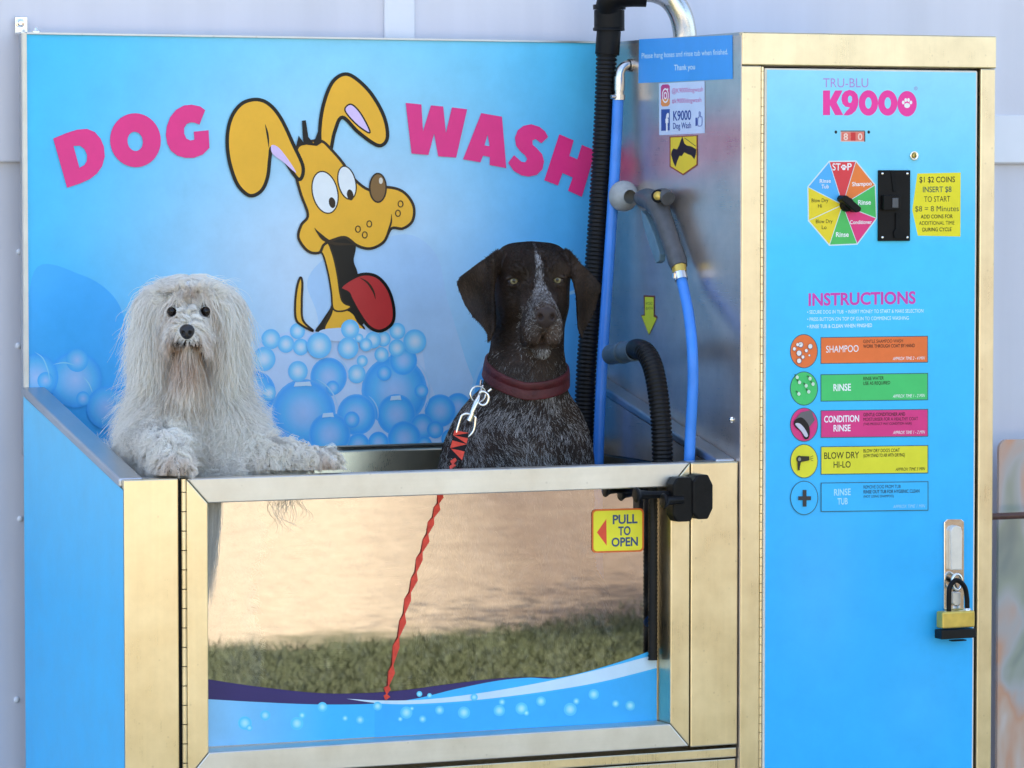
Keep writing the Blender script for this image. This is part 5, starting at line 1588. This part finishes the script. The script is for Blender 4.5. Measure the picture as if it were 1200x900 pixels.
cs_ = np.where(isl[:, None], LIGHT * (np.where(pts[:, 2] < PT(615, 462, 0)[2], 0.84, 0.28) + 0.56 * face * (hh[:, 1] < 3.0))[:, None] * rg.uniform(0.6, 1.4, (len(pts), 1)), p_dark(pts) * rg.uniform(0.6, 1.7, (len(pts), 1)))
strands("coat", paths, np.where(isl, 0.00030 + 0.00012 * face, 0.00042), 0.00012, cs_, M['fur'], pt)
# eyes
for c, px, py in EYE:
    ec = c + np.array((0, 0.0072, -0.0002)); er = 0.0100
    th_, ph_ = np.meshgrid(np.linspace(0, math.pi, 28), np.linspace(0, 2 * math.pi, 28, endpoint=False), indexing='ij')
    dirv = np.stack([np.sin(th_) * np.cos(ph_), -np.cos(th_), np.sin(th_) * np.sin(ph_)], -1).reshape(-1, 3)
    V = ec + dirv * er
    ang = np.degrees(th_.ravel())
    cl = np.where(ang[:, None] < 16, np.array((0.004, 0.004, 0.004)), np.where(ang[:, None] < 40, np.array((0.19, 0.165, 0.085)), np.array((0.05, 0.035, 0.03))))
    cl = np.where(((ang > 34) & (ang < 40))[:, None], np.array((0.06, 0.05, 0.03)), cl)
    idx = np.arange(28 * 28).reshape(28, 28)
    F = np.stack([idx[:-1], np.roll(idx, -1, 1)[:-1], np.roll(idx, -1, 1)[1:], idx[1:]], -1).reshape(-1, 4)
    mesh_fast("eye", V, F, M['eyeb'], pt, cl)

# collar following the neck
M['collar'] = plain("red_leather", (0.075, 0.0085, 0.011), 0.55, 0, 0.35, 45, bump=0.5, bscale=260, spec=0.4)
neck_only = pbody
cc = PT(615, 441, 0.085)
def ring_at(dz):
    out = []
    for a in np.linspace(0, 2 * math.pi, 72, endpoint=False):
        dv = np.array((math.cos(a), math.sin(a), 0.0)); dv[2] = 0.30 * dv[1] - 0.26 * min(dv[0], 0.15) * (1 if dv[0] < 0 else 0.2)
        c0 = cc + np.array((0, 0, dz))
        ts = np.linspace(0.03, 0.13, 160)
        d = pbody(c0[None] + dv[None] * ts[:, None])
        i = np.argmax(d > 0.0015)
        out.append(ts[i] if d[i] > 0.0015 else 0.075)
    rr_ = np.array(out); rr_ = np.minimum(rr_, 0.078)
    k = np.exp(-np.linspace(-2, 2, 9) ** 2); k /= k.sum()
    rr_ = np.convolve(np.r_[rr_[-4:], rr_, rr_[:4]], k, 'valid')
    pts_ = []
    for a, r_ in zip(np.linspace(0, 2 * math.pi, 72, endpoint=False), rr_):
        dv = np.array((math.cos(a), math.sin(a), 0.0)); dv[2] = 0.30 * dv[1] - 0.26 * min(dv[0], 0.15) * (1 if dv[0] < 0 else 0.2)
        pts_.append((cc + np.array((0, 0, dz)) + dv * r_, dv))
    return pts_
cb_ = MB()
rows_ = []
for dz, ex_ in ((-0.0148, -0.001), (-0.0148, 0.0022), (-0.0138, 0.0026), (-0.011, 0.0024), (0.0, 0.0025), (0.0022, 0.0018), (0.0026, 0.0026), (0.011, 0.0024), (0.0138, 0.0026), (0.0148, 0.0022), (0.0148, -0.001)):
    rows_.append([p + np.array((d_[0], d_[1], 0)) * (ex_ + 0.001) for p, d_ in ring_at(dz)])
vs = [p for r_ in rows_ for p in r_]
fs = [(j * 72 + i, j * 72 + (i + 1) % 72, (j + 1) * 72 + (i + 1) % 72, (j + 1) * 72 + i) for j in range(10) for i in range(72)]
cb_.add(vs, fs, 0, None, True)
cb_.build("collar", M['collar'], pt)

# leash: ring, snap hook and red and black strap
ls = thing("leash", "red and black checked leash with silver snap hook on the brown dog's collar", "leash")
PT.root(ls)
lm2 = MB()
yc = -0.075
def Q(px, py, y=yc): return PT(px, py, y)
lm2.tube([Q(563, 452, -0.03), Q(564, 446, -0.02)], 0.0022, 8)
rg_ = [Q(560 + 9 * math.cos(a), 462 + 9.5 * math.sin(a), -0.062 + 0.008 * math.cos(a)) for a in np.linspace(0, 2 * math.pi, 28)]
lm2.tube(rg_, 0.0017, 8, caps=False)
rg_ = [Q(566 + 6.5 * math.cos(a), 467 + 8 * math.sin(a), -0.066) for a in np.linspace(-2.2, 2.6, 22)]
lm2.tube(rg_, 0.0024, 10)
lm2.tube([Q(566, 452, -0.05), Q(561, 465, -0.066), Q(557.5, 473, yc), Q(551.5, 488, yc)], [0.0018, 0.003, 0.0042, 0.0036], 12)
lm2.tube([Q(572, 459, -0.066), Q(576, 456, -0.066)], 0.0022, 8)
lm2.tube([Q(554, 484, yc), Q(550, 493, yc)], [0.0048, 0.0052], 12)
sq = [(541, 487), (547, 485), (556, 488), (557, 493), (555, 505), (549, 511.5), (545, 510)]
sq2 = [(541, 487), (538, 496), (535.5, 505), (534.5, 509)]
lm2.tube(smooth_path([Q(*p) for p in sq], 26), 0.0023, 10); lm2.tube(smooth_path([Q(*p) for p in sq2], 12), 0.0023, 10)
lm2.build("snap_hook", M['chrome'], ls)
M['red'] = plain("red_webbing", (0.72, 0.075, 0.045), 0.75, 0, 0.2, 120, bump=0.4, bscale=700, spec=0.2)
M['blk_web'] = plain("black_webbing", (0.012, 0.010, 0.011), 0.75, 0, 0.2, 120, bump=0.4, bscale=700, spec=0.2)
def on_pane(px, py, Y):
    w = meet(px, py, 1, Y) - PT.O
    return np.array((w @ PT.ex, w @ PT.ey, w[2]))
spth = smooth_path([Q(541, 506, -0.076), Q(538, 520, -0.082), Q(532, 541, -0.10), on_pane(527, 553, 0.041), on_pane(522, 566, 0.0440), on_pane(514, 590, 0.0448), on_pane(500, 630, 0.0448), on_pane(485, 680, 0.0448), on_pane(470, 735, 0.0448), on_pane(456, 800, 0.0448), on_pane(452, 820, 0.0448)], 23)
wr, wb = MB(), MB()
for i in range(len(spth) - 1):
    a, b = spth[i], spth[i + 1]
    d_ = (b - a) / np.linalg.norm(b - a)
    tw = 0.3 * math.sin(i * 0.5) if i < 4 else 0.0
    n_ = np.array((1, tw * 0.6, 0.25)); n_ -= d_ * (n_ @ d_); n_ /= np.linalg.norm(n_)
    n_ = n_ * (0.0120 if i < 4 else 0.0066)
    th3 = np.cross(d_, n_); th3 = th3 / np.linalg.norm(th3) * 0.0014
    if i < 4:
        q4 = [a - n_, a + n_, b + n_, b - n_]
        tri1, tri2 = ([q4[0], q4[1], q4[2]], [q4[0], q4[2], q4[3]]) if i % 2 else ([q4[0], q4[1], q4[3]], [q4[1], q4[2], q4[3]])
        wr.prism(tri1, th3); wb.prism(tri2, th3)
    else:                                   # further down only the red face is built, the black left out
        s_ = 1 if i % 2 else -1
        wr.prism([a - n_ * 0.15, a + (b - a) * 0.35 - n_ * (0.95 if s_ < 0 else 0.7), b - n_ * 0.15, b + n_ * 0.15, a + (b - a) * 0.35 + n_ * (0.95 if s_ > 0 else 0.7), a + n_ * 0.15], th3)
        pass
for v in (wr, wb): pass
sw = MB(); sw.v, sw.f, sw.mi, sw.fc, sw.sm = list(wr.v), list(wr.f), [0] * len(wr.f), list(wr.fc), list(wr.sm)
o_ = len(sw.v); sw.v += wb.v; sw.f += [tuple(o_ + i for i in f_) for f_ in wb.f]; sw.mi += [1] * len(wb.f); sw.fc += wb.fc; sw.sm += wb.sm
sw.build("strap", [M['red'], M['blk_web']], ls)
# ================================================================== the long-haired white dog
WT = Local(215, 548, 0.145, 0.552)
wd = thing("white_dog", "long-haired white dog resting its front paws on the tub door", "dog")
WT.root(wd)
W_ = lambda px, py, y: WT(px, py, y)
HC = W_(221, 369, 0.01)
wb_ = Body()
wb_.add(s_ell(HC + (0, 0.02, 0.004), (0.056, 0.062, 0.053)))                                   # skull
wb_.add(s_cap(W_(220, 380, -0.03), W_(219, 391, -0.066), 0.027, 0.019), 0.018)                 # muzzle
wb_.add(s_cap(W_(221, 402, -0.02), W_(220, 410, -0.052), 0.021, 0.014), 0.010)                 # lower jaw
for s in (-1, 1):
    wb_.add(s_ell(W_(220 + s * 9, 398, -0.052), (0.013, 0.020, 0.012)), 0.010)                 # lips
    wb_.add(s_ell(W_(221 + s * 43, 390, 0.035), (0.017, 0.034, 0.064)), 0.014)                 # ear flaps
wb_.cut(s_cap(W_(207, 406, -0.062), W_(219, 402.5, -0.078), 0.0030, 0.0030), 0.004)
wb_.cut(s_cap(W_(232, 405, -0.062), W_(220, 402.5, -0.078), 0.0030, 0.0030), 0.004)
WE = []
for px, py in ((201.7, 365), (241.2, 365)):
    y0, y1 = -0.12, 0.06
    for _ in range(24):
        ym = (y0 + y1) / 2
        if wb_(W_(px, py, ym)[None])[0] > 0: y0 = ym
        else: y1 = ym
    WE.append(W_(px, py, y0))
for c in WE: wb_.cut(s_ell(c, (0.0086, 0.010, 0.0074)), 0.004)
wb_.add(s_ell(W_(221, 349, 0.03), (0.034, 0.045, 0.026)), 0.02)
wb_.add(s_cap(W_(222, 395, 0.045), W_(224, 470, 0.055), 0.044, 0.056), 0.03)                  # neck
wb_.add(s_ell(W_(225, 520, 0.055), (0.078, 0.076, 0.100)), 0.04)                             # chest
wb_.add(s_ell(W_(187, 528, 0.045), (0.044, 0.060, 0.068)), 0.03); wb_.add(s_ell(W_(268, 528, 0.05), (0.040, 0.056, 0.060)), 0.03)
wb_.add(s_cap(W_(225, 540, 0.07), np.array((0.0, 0.15, 0.18)), 0.088, 0.082), 0.05)           # trunk
for s in (-1, 1):
    wb_.add(s_ell((s * 0.055, 0.15, 0.13), (0.048, 0.085, 0.095)), 0.03)
    wb_.add(s_cap(np.array((s * 0.06, 0.19, 0.08)), np.array((s * 0.06, 0.12, 0.022)), 0.026, 0.020), 0.02)
    wb_.add(s_ell((s * 0.06, 0.10, 0.018), (0.024, 0.038, 0.018)), 0.015)
# forelegs laid over the top rail
zr0 = 1.004 - WT.O[2]
def on_rail(px, Yw, up):
    v = meet(px, 552, 1, Yw); w = np.array((v[0], Yw, WT.O[2] + zr0 + up)) - WT.O
    return np.array((w @ WT.ex, w @ WT.ey, w[2]))
wb_.add(s_cap(W_(180, 515, 0.02), on_rail(196, 0.075, 0.034), 0.036, 0.026), 0.03)
wb_.add(s_cap(on_rail(196, 0.075, 0.034), on_rail(205, 0.030, 0.017), 0.026, 0.019), 0.02)
PAWL = on_rail(206, 0.018, 0.017)
for k in range(4): wb_.add(s_ell(PAWL + np.array(((k - 1.5) * 0.0105, -0.004 + 0.003 * abs(k - 1.5), -0.002 - 0.0015 * abs(k - 1.5))), (0.0070, 0.013, 0.0105)), 0.004)
A1, A2, A3 = W_(272, 516, 0.02), on_rail(318, 0.075, 0.022), on_rail(372, 0.040, 0.017)
wb_.add(s_cap(A1, A2, 0.034, 0.022), 0.03); wb_.add(s_cap(A2, A3, 0.021, 0.017), 0.02)
PAWR = on_rail(379, 0.035, 0.019)
for k in range(4): wb_.add(s_ell(PAWR + np.array((0.010 - 0.001 * k, -0.012 + k * 0.009, -0.004 + 0.002 * (k in (1, 2)))), (0.014, 0.0070, 0.0105)), 0.004)
Vw, Fw = surface_nets(wb_, (-0.16, -0.16, -0.015), (0.29, 0.29, 0.86), 0.0034)

CREAM = np.array((0.975, 0.955, 0.91)); TAN = np.array((0.60, 0.40, 0.24)); GREYW = np.array((0.44, 0.42, 0.40))
mx_ = W_(220, 408, -0.05)
def px_local(p):
    """back to photograph pixels, to place the stains of the coat"""
    w = WT.O + p[:, :1] * WT.ex + p[:, 1:2] * WT.ey + p[:, 2:3] * np.array((0, 0, 1.0))
    q = w - CAM; z = q @ cd
    return 600 + FPX * (q @ cr) / z, 450 - FPX * (q @ cu) / z
def w_col(p):
    u, v = px_local(p)
    front = sstep(0.03, -0.02, p[:, 1])
    st = front * (1.15 * gauss(u, 220, 25) * sstep(400, 412, v) * sstep(490, 425, v) + 0.75 * (gauss(u, 203, 9) + gauss(u, 238, 9)) * gauss(v, 405, 9))
    st += front * 0.45 * (gauss(u, 197, 7) + gauss(u, 249, 7)) * gauss(v, 374, 9)
    st += 0.5 * gauss(u, 221, 20) * gauss(v, 346, 10) * front * 0.6
    st += 0.65 * (gauss(u, 205, 18) * gauss(v, 552, 11) + gauss(u, 381, 14) * gauss(v, 549, 9))
    st = np.clip(st * (0.75 + 0.6 * vnoise(p, 70, 3)), 0, 0.92)
    lip_ = (p[:, 1] < -0.02) & (np.abs(u - 220) < 20) & (np.abs(v - 402.2 - 0.012 * (u - 220) ** 2) < 2.0)
    c = CREAM * (0.985 + 0.03 * vnoise(p, 40, 5))[:, None]
    c = c * (1 - st[:, None]) + TAN * st[:, None]
    c[lip_] = (0.05, 0.035, 0.03)
    return c
cw = w_col(Vw) * 0.66  # skin darkened to imitate shade down between the hairs
for c in WE: cw = cw * (1 - 0.93 * np.exp(-(np.linalg.norm((Vw - c) * np.array((0.85, 0.6, 1.1)), axis=1) / 0.0132) ** 4))[:, None]
u_, v_ = px_local(Vw)
lip = (Vw[:, 1] < -0.03) & (np.abs(u_ - 220) < 18) & (v_ > 399) & (v_ < 406.5 + np.abs(u_ - 220) * 0.22)
cw[lip] = (0.03, 0.022, 0.02)
mesh_fast("body", Vw, Fw, M['skin'], wd, cw)

rg = np.random.default_rng(23)
zlow = W_(215, 640, 0)[2]
def grow(roots, d0, length, s, grav, wav, wfreq, rep=0.0035, curl=0.0, seed=0):
    n = len(roots); p = roots.copy(); d = d0.copy()
    out = [p.copy()]; step = length / (s - 1)
    ph = rg.uniform(0, 6.28, n); ax = rg.normal(0, 1, (n, 3)); ax /= np.linalg.norm(ax, axis=1)[:, None]
    for k in range(1, s):
        t = k / (s - 1)
        g = np.asarray(grav)[:, None] if np.ndim(grav) else grav
        d = d * (1 - g) + np.array((0, 0, -1.0)) * g
        side = np.cross(d, ax); side /= np.linalg.norm(side, axis=1)[:, None] + 1e-6
        bend = np.asarray(wav)[:, None] * np.cos(ph + wfreq * t)[:, None] * side
        dd = d + bend + curl * np.stack([vnoise(p, 26, 31 + seed), vnoise(p, 26, 32 + seed), vnoise(p, 26, 33 + seed)], 1)
        dd /= np.linalg.norm(dd, axis=1)[:, None] + 1e-9
        p = p + dd * step[:, None]
        sd = wb_(p); m = sd < rep + 0.004 * t
        if m.any():
            gr = wb_.grad(p[m]); p[m] += gr * (rep + 0.004 * t - sd[m])[:, None]
            dm = d[m]; dm = dm - gr * np.minimum((dm * gr).sum(1), 0)[:, None] * 0.9; d[m] = dm
        d /= np.linalg.norm(d, axis=1)[:, None] + 1e-9
        # hair lying on the rail stays on top of it
        wY = WT.O[1] + p[:, 0] * WT.ex[1] + p[:, 1] * WT.ey[1]
        wX = WT.O[0] + p[:, 0] * WT.ex[0] + p[:, 1] * WT.ey[0]
        onr = (wY > -0.004) & (wY < 0.055) & (p[:, 2] < zr0 + 0.0015) & (wX > XL)
        p[onr, 2] = zr0 + 0.0015
        out.append(p.copy())
    return np.stack(out, 1)

def hair_params(p):
    """length, pull of gravity, wave and first direction at a point of the skin"""
    u, v = px_local(p); n = len(p)
    nr = wb_.grad(p)
    fr = p[:, 1] < 0.012
    down = np.array((0, 0, -1.0))
    L = np.full(n, 0.060); g = np.full(n, 0.28); w = np.full(n, 0.35)
    d = nr * 0.52 + down * 0.8
    du = (u - 221.0)
    # body hair below the head
    bodym = v > 470
    L = np.where(bodym, 0.062 * rg.uniform(0.7, 1.25, n), L); w = np.where(bodym, 0.75, w)
    # head
    hd_ = v <= 470
    crown = hd_ & (v < 352)
    sgn = np.sign(du + rg.normal(0, 2.5, n))
    L = np.where(crown, 0.075 + 0.035 * np.clip(np.abs(du) / 40, 0, 1), L)
    d = np.where(crown[:, None], nr * 0.66 + np.stack([sgn * 0.50, 0.10 * np.ones(n), -0.10 + 0 * u], 1), d); g = np.where(crown, 0.33, g); w = np.where(crown, 0.18, w)
    ears = hd_ & (np.abs(du) > 30) & (v >= 345)
    L = np.where(ears, 0.115 * rg.uniform(0.75, 1.12, n), L); d = np.where(ears[:, None], nr * 0.26 + down * 1.1, d); g = np.where(ears, 0.30, g); w = np.where(ears, 0.22, w)
    cheek = hd_ & (np.abs(du) <= 32) & (np.abs(du) > 17) & (v > 372) & fr
    L = np.where(cheek, 0.080, L); d = np.where(cheek[:, None], nr * 0.35 + np.stack([0.45 * np.sign(du), -0.05 + 0 * u, -1.0 + 0 * u], 1), d); g = np.where(cheek, 0.32, g); w = np.where(cheek, 0.22, w)
    brow = hd_ & fr & (np.abs(du) < 32) & (v >= 338) & (v < 360)
    L = np.where(brow, 0.022 * rg.uniform(0.6, 1.4, n), L); d = np.where(brow[:, None], nr * 0.35 + np.stack([0.55 * du / 20, 0 * u, 0.75 + 0 * u], 1), d); g = np.where(brow, 0.06, g); w = np.where(brow, 0.25, w)
    bridge = hd_ & fr & (np.abs(du) < 22) & (v >= 360) & (v < 384)
    L = np.where(bridge, 0.013 * rg.uniform(0.6, 1.4, n), L); d = np.where(bridge[:, None], nr * 0.25 + np.stack([1.1 * du / 14, 0 * u, 0.25 - 0.03 * (v - 370)], 1), d); g = np.where(bridge, 0.08, g); w = np.where(bridge, 0.15, w)
    under = hd_ & fr & (v > 366) & (v < 382) & (np.abs(np.abs(du) - 20) < 9)
    L = np.where(under, 0.035, L); d = np.where(under[:, None], nr * 0.25 + np.stack([0.75 * np.sign(du), 0 * u, -0.8 + 0 * u], 1), d); g = np.where(under, 0.2, g)
    mous = hd_ & fr & (np.abs(du) < 24) & (v >= 384) & (v < 403)
    L = np.where(mous, 0.040 * rg.uniform(0.5, 1.1, n), L); d = np.where(mous[:, None], nr * 0.30 + np.stack([0.85 * np.sign(du + 1e-3) * np.clip(np.abs(du) / 8, 0.3, 1), 0.0 * u, -0.75 + 0 * u], 1), d); g = np.where(mous, 0.25, g); w = np.where(mous, 0.22, w)
    lipm = hd_ & fr & (np.abs(du) < 13 + 0.25 * (v - 392)) & (v >= 386) & (v < 406)
    L = np.where(lipm, 0.006, L)
    lipl = hd_ & fr & (np.abs(du) < 21) & (np.abs(v - 401.5 - 0.012 * du ** 2) < 3.0)
    beard = hd_ & fr & (np.abs(du) < 26) & (v >= 403)
    L = np.where(beard, 0.082 * rg.uniform(0.7, 1.15, n), L); d = np.where(beard[:, None], nr * 0.30 + np.stack([0.22 * du / 15, -0.1 + 0 * u, -1.0 + 0 * u], 1), d); g = np.where(beard, 0.35, g); w = np.where(beard, 0.20, w)
    L = np.where(lipl, 0.007, L)
    # forelegs and paws
    arm = (v > 500) & (u > 290)
    L = np.where(arm, 0.028 * rg.uniform(0.6, 1.3, n), L); d = np.where(arm[:, None], nr * 0.75 + np.stack([0.5 + 0 * u, -0.1 + 0 * u, 0.0 + 0 * u], 1), d); g = np.where(arm, 0.14, g); w = np.where(arm, 1.0, w)
    paw_ = ((u > 352) & (v > 520)) | ((np.abs(u - 206) < 20) & (v > 538) & (p[:, 1] < 0.0))
    L = np.where(paw_, 0.019 * rg.uniform(0.6, 1.5, n), L); g = np.where(paw_, 0.12, g); w = np.where(paw_, 0.6, w)
    d = np.where(paw_[:, None] & (u > 340)[:, None], nr * 0.8 + np.stack([0.5 + 0 * u, 0 * u, 0 * u], 1), d)
    L = np.where(bodym & (u < 238) & (v > 508) & (p[:, 1] < 0.01) & ~paw_, 0.034 * rg.uniform(0.7, 1.2, n), L)
    for c in WE:                                                       # clear of the eyes
        near = np.linalg.norm(p - c, axis=1) < 0.020
        L = np.where(near, np.minimum(L, 0.012), L)
        out = p - c; out /= np.linalg.norm(out, axis=1)[:, None] + 1e-6
        d = np.where(near[:, None], out * np.array((1, 0.2, 1)) * 1.0 + nr * 0.15, d)
    d += rg.normal(0, 1, d.shape) * np.where(brow | bridge, 0.24, 0.10)[:, None]
    d /= np.linalg.norm(d, axis=1)[:, None]
    L *= np.where(p[:, 2] < zlow, 0.8, 1.0)
    return L, g, w, d, bodym
def weight(q):
    u, v = px_local(q)
    w = np.where(q[:, 2] > zlow, 1.0, 0.25) * np.where(q[:, 1] > 0.10, 0.45, 1.0)
    return w * np.where((v < 480) & (q[:, 1] < 0.09), 1.8, 1.0)
NG, NCH, SS = 3600, 84000, 14
gr0 = sample_skin(Vw, Fw, NG, rg, weight)
no_nose = W_(219, 388.5, -0.082)
def clear(p):
    m = np.linalg.norm(p - no_nose, axis=1) > 0.0128
    for c in WE: m &= (np.linalg.norm((p - c) * np.array((0.9, 0.5, 1.1)), axis=1) > 0.0112)
    return m
gr0 = gr0[clear(gr0)]
L_, g_, w_w, d_, bm_ = hair_params(gr0)
g_ = np.where(bm_, 0.22, g_)
gpaths = grow(gr0, d_, L_, SS, g_, w_w, 9.0, curl=np.where(bm_, 0.55, 0.10)[:, None])
tt = np.linspace(0, 1, SS)
amp = np.where(bm_, 0.0095, 0.0018) * rg.uniform(0.5, 1.5, len(gr0)); wl = np.where(bm_, 0.030, 0.055) * rg.uniform(0.8, 1.3, len(gr0))
tgd = np.gradient(gpaths, axis=1); tgd /= np.linalg.norm(tgd, axis=2)[..., None] + 1e-9
sdv = np.cross(tgd, np.array((0.2, 1.0, 0.1))); sdv /= np.linalg.norm(sdv, axis=2)[..., None] + 1e-9
phg = rg.uniform(0, 6.28, len(gr0))
gpaths = gpaths + sdv * (amp[:, None] * np.sin(phg[:, None] + 6.28 * L_[:, None] / wl[:, None] * tt) * tt ** 0.6 * np.minimum(1, L_ / 0.05)[:, None])[..., None]
ch0 = sample_skin(Vw, Fw, NCH, rg, weight); ch0 = ch0[clear(ch0)]
near = np.empty(len(ch0), int); nd = np.empty(len(ch0))
for a in range(0, len(ch0), 4000):
    dd = ((ch0[a:a + 4000, None] - gr0[None]) ** 2).sum(2); near[a:a + 4000] = dd.argmin(1); nd[a:a + 4000] = np.sqrt(dd.min(1))
tt = np.linspace(0, 1, SS)
clump = np.clip(rg.normal(0.50, 0.26, len(ch0)) + 0.24 * bm_[near], 0, 0.97)
off = (ch0 - gr0[near])[:, None] * (1 - clump[:, None] * tt[None] ** 0.8)[..., None]
sc_len = rg.uniform(0.72, 1.06, len(ch0))
rel = gpaths[near] - gr0[near][:, None]
fz = rg.normal(0, 1, (len(ch0), 1, 3)) * (0.0075 * tt ** 1.4)[None, :, None] * (L_[near] / 0.06)[:, None, None]
ph = rg.uniform(0, 6.28, len(ch0))
wav2 = 0.0012 * np.sin(ph[:, None] + tt[None] * 14)[..., None] * rg.normal(0, 1, (len(ch0), 1, 3)) * tt[None, :, None]
hp_ = gr0[near][:, None] + rel * sc_len[:, None, None] + off + fz * (L_[near] > 0.02)[:, None, None] + wav2 * (L_[near] > 0.03)[:, None, None]
# nothing grows into the rail or through the blue wall of the tub
wY = WT.O[1] + hp_[..., 0] * WT.ex[1] + hp_[..., 1] * WT.ey[1]; wX = WT.O[0] + hp_[..., 0] * WT.ex[0] + hp_[..., 1] * WT.ey[0]
onr = (wY > -0.004) & (wY < 0.053) & (hp_[..., 2] < zr0 + 0.001) & (hp_[..., 2] > zr0 - 0.05)
hp_[..., 2] = np.where(onr, zr0 + 0.001 + 0.003 * rg.random(onr.shape), hp_[..., 2])
rz_ = 1.0 + 0.117 * np.clip(wY, 0, D) / D + 0.006 - WT.O[2]
onl = (wX < XL + 0.036) & (hp_[..., 2] < rz_)
hp_[..., 2] = np.where(onl, rz_ + 0.003 * rg.random(onl.shape), hp_[..., 2])
for c in WE:                                             # the fringe parts in front of the eyes
    q_ = hp_ - c; rr2 = np.sqrt((q_[..., 0] / 1.15) ** 2 + q_[..., 2] ** 2)
    m_ = (rr2 < 0.0086) & (q_[..., 1] < 0.006)
    k_ = np.where(m_, 0.0086 / np.maximum(rr2, 0.001), 1.0)
    hp_[..., 0] = c[0] + q_[..., 0] * k_; hp_[..., 2] = c[2] + q_[..., 2] * k_
keep_ = np.ones(len(ch0), bool)
fine = np.concatenate([hp_[:, :-1] * (1 - k) + hp_[:, 1:] * k for k in (0, 0.33, 0.67)], 1)
for c in WE:
    q_ = fine - c
    hit = (((q_[..., 0] / 1.12) ** 2 + q_[..., 2] ** 2 < 0.0074 ** 2) & (q_[..., 1] < 0.010)).any(1)
    keep_ &= ~hit | (rg.random(len(ch0)) < 0.004)
ch0, hp_, near = ch0[keep_], hp_[keep_], near[keep_]
cr0 = w_col(ch0); ctip = w_col(hp_[:, -1])
tone = rg.uniform(0.95, 1.05, len(ch0)) * (0.96 + 0.06 * rg.random(len(gr0)))[near]
grey = (rg.random(len(ch0)) < 0.06) | (rg.random(len(gr0)) < 0.05)[near]
# the tips keep the colour of their own root near the lips
cc_ = cr0[:, None] * (1 - tt[None, :, None]) + ctip[:, None] * tt[None, :, None]
cc_ = np.where(grey[:, None, None], cc_ * 0.80, cc_) * tone[:, None, None]
cc_ = np.clip(cc_, 0, 0.975)
strands("long_coat", hp_, np.where(L_[near] < 0.02, 0.00040, 0.00046), 0.00013, cc_, M['furw'], wd)
# eyes, nose, claws
for c in WE:
    em_ = MB(); ctr = c + np.array((0, 0.0035, 0))
    th_, ph_ = np.meshgrid(np.linspace(0, math.pi, 20), np.linspace(0, 2 * math.pi, 24, endpoint=False), indexing='ij')
    dirv = np.stack([np.sin(th_) * np.cos(ph_), -np.cos(th_), np.sin(th_) * np.sin(ph_)], -1).reshape(-1, 3)
    idx = np.arange(20 * 24).reshape(20, 24)
    F = np.stack([idx[:-1], np.roll(idx, -1, 1)[:-1], np.roll(idx, -1, 1)[1:], idx[1:]], -1).reshape(-1, 4)
    ang = np.degrees(th_.ravel())[:, None]
    mesh_fast("eye", ctr + dirv * 0.0078, F, M['eyeb'], wd, np.where(ang < 20, np.array((0.004, 0.004, 0.004)), np.where(ang < 55, np.array((0.018, 0.010, 0.007)), np.array((0.03, 0.022, 0.02)))))
nb = Body(); nb.add(s_ell(no_nose + (0, 0.003, 0.001), (0.0120, 0.0105, 0.0105)))
nb.add(s_ell(no_nose + (0, 0.001, -0.004), (0.0085, 0.009, 0.0085)), 0.004)
for s in (-1, 1): nb.cut(s_ell(no_nose + (s * 0.0055, -0.007, -0.002), (0.0026, 0.005, 0.0030)), 0.002)
Vn, Fn = surface_nets(nb, no_nose - 0.018, no_nose + 0.018, 0.0011)
mesh_fast("nose", Vn, Fn, M['nosew'], wd)
M['claw'] = plain("claw", (0.05, 0.04, 0.035), 0.4, 0, 0.2, 60)
for k in range(4):
    cm2 = MB(); b0 = PAWL + np.array(((k - 1.5) * 0.0105, -0.014 + 0.003 * abs(k - 1.5), -0.004))
    cm2.tube([b0, b0 + (0, -0.005, -0.003), b0 + (0, -0.008, -0.008)], [0.0024, 0.0018, 0.0006], 8); cm2.build("claw", M['claw'], wd)
# locks of the coat hanging down behind the rail, in front of the glass
n = 345
pxs = np.r_[rg.uniform(240, 262, 300), rg.uniform(322, 358, 45)]
yw = rg.uniform(0.034, 0.043, n)
top_ = np.array([meet(a, 590, 1, b) for a, b in zip(pxs, yw)]); top_[:, 2] = 0.985
ln_ = np.r_[rg.uniform(0.10, 0.24, 300) * (1 - 0.5 * (pxs[:300] - 244) / 18), rg.uniform(0.0, 1.0, 45) ** 2 * 0.06] + 0.02
tt2 = np.linspace(0, 1, 12)
ph = rg.uniform(0, 6.28, n); am = rg.normal(0, 0.004, n) + np.where(pxs > 300, rg.normal(0, 0.010, n), 0)
P_ = np.repeat(top_[:, None], 12, 1)
P_[..., 2] -= ln_[:, None] * tt2
P_[..., 0] += am[:, None] * np.sin(ph[:, None] + 7 * tt2) * tt2 - 0.012 * tt2[None] * (pxs < 300)[:, None]
w_ = P_ - WT.O
Pl = np.stack([w_ @ WT.ex, w_ @ WT.ey, w_[..., 2]], -1)
strands("hanging_lock", Pl, 0.00050, 0.0001, np.repeat((CREAM * 0.9)[None], n, 0) * rg.uniform(0.8, 1.05, (n, 1)), M['furw'], wd)
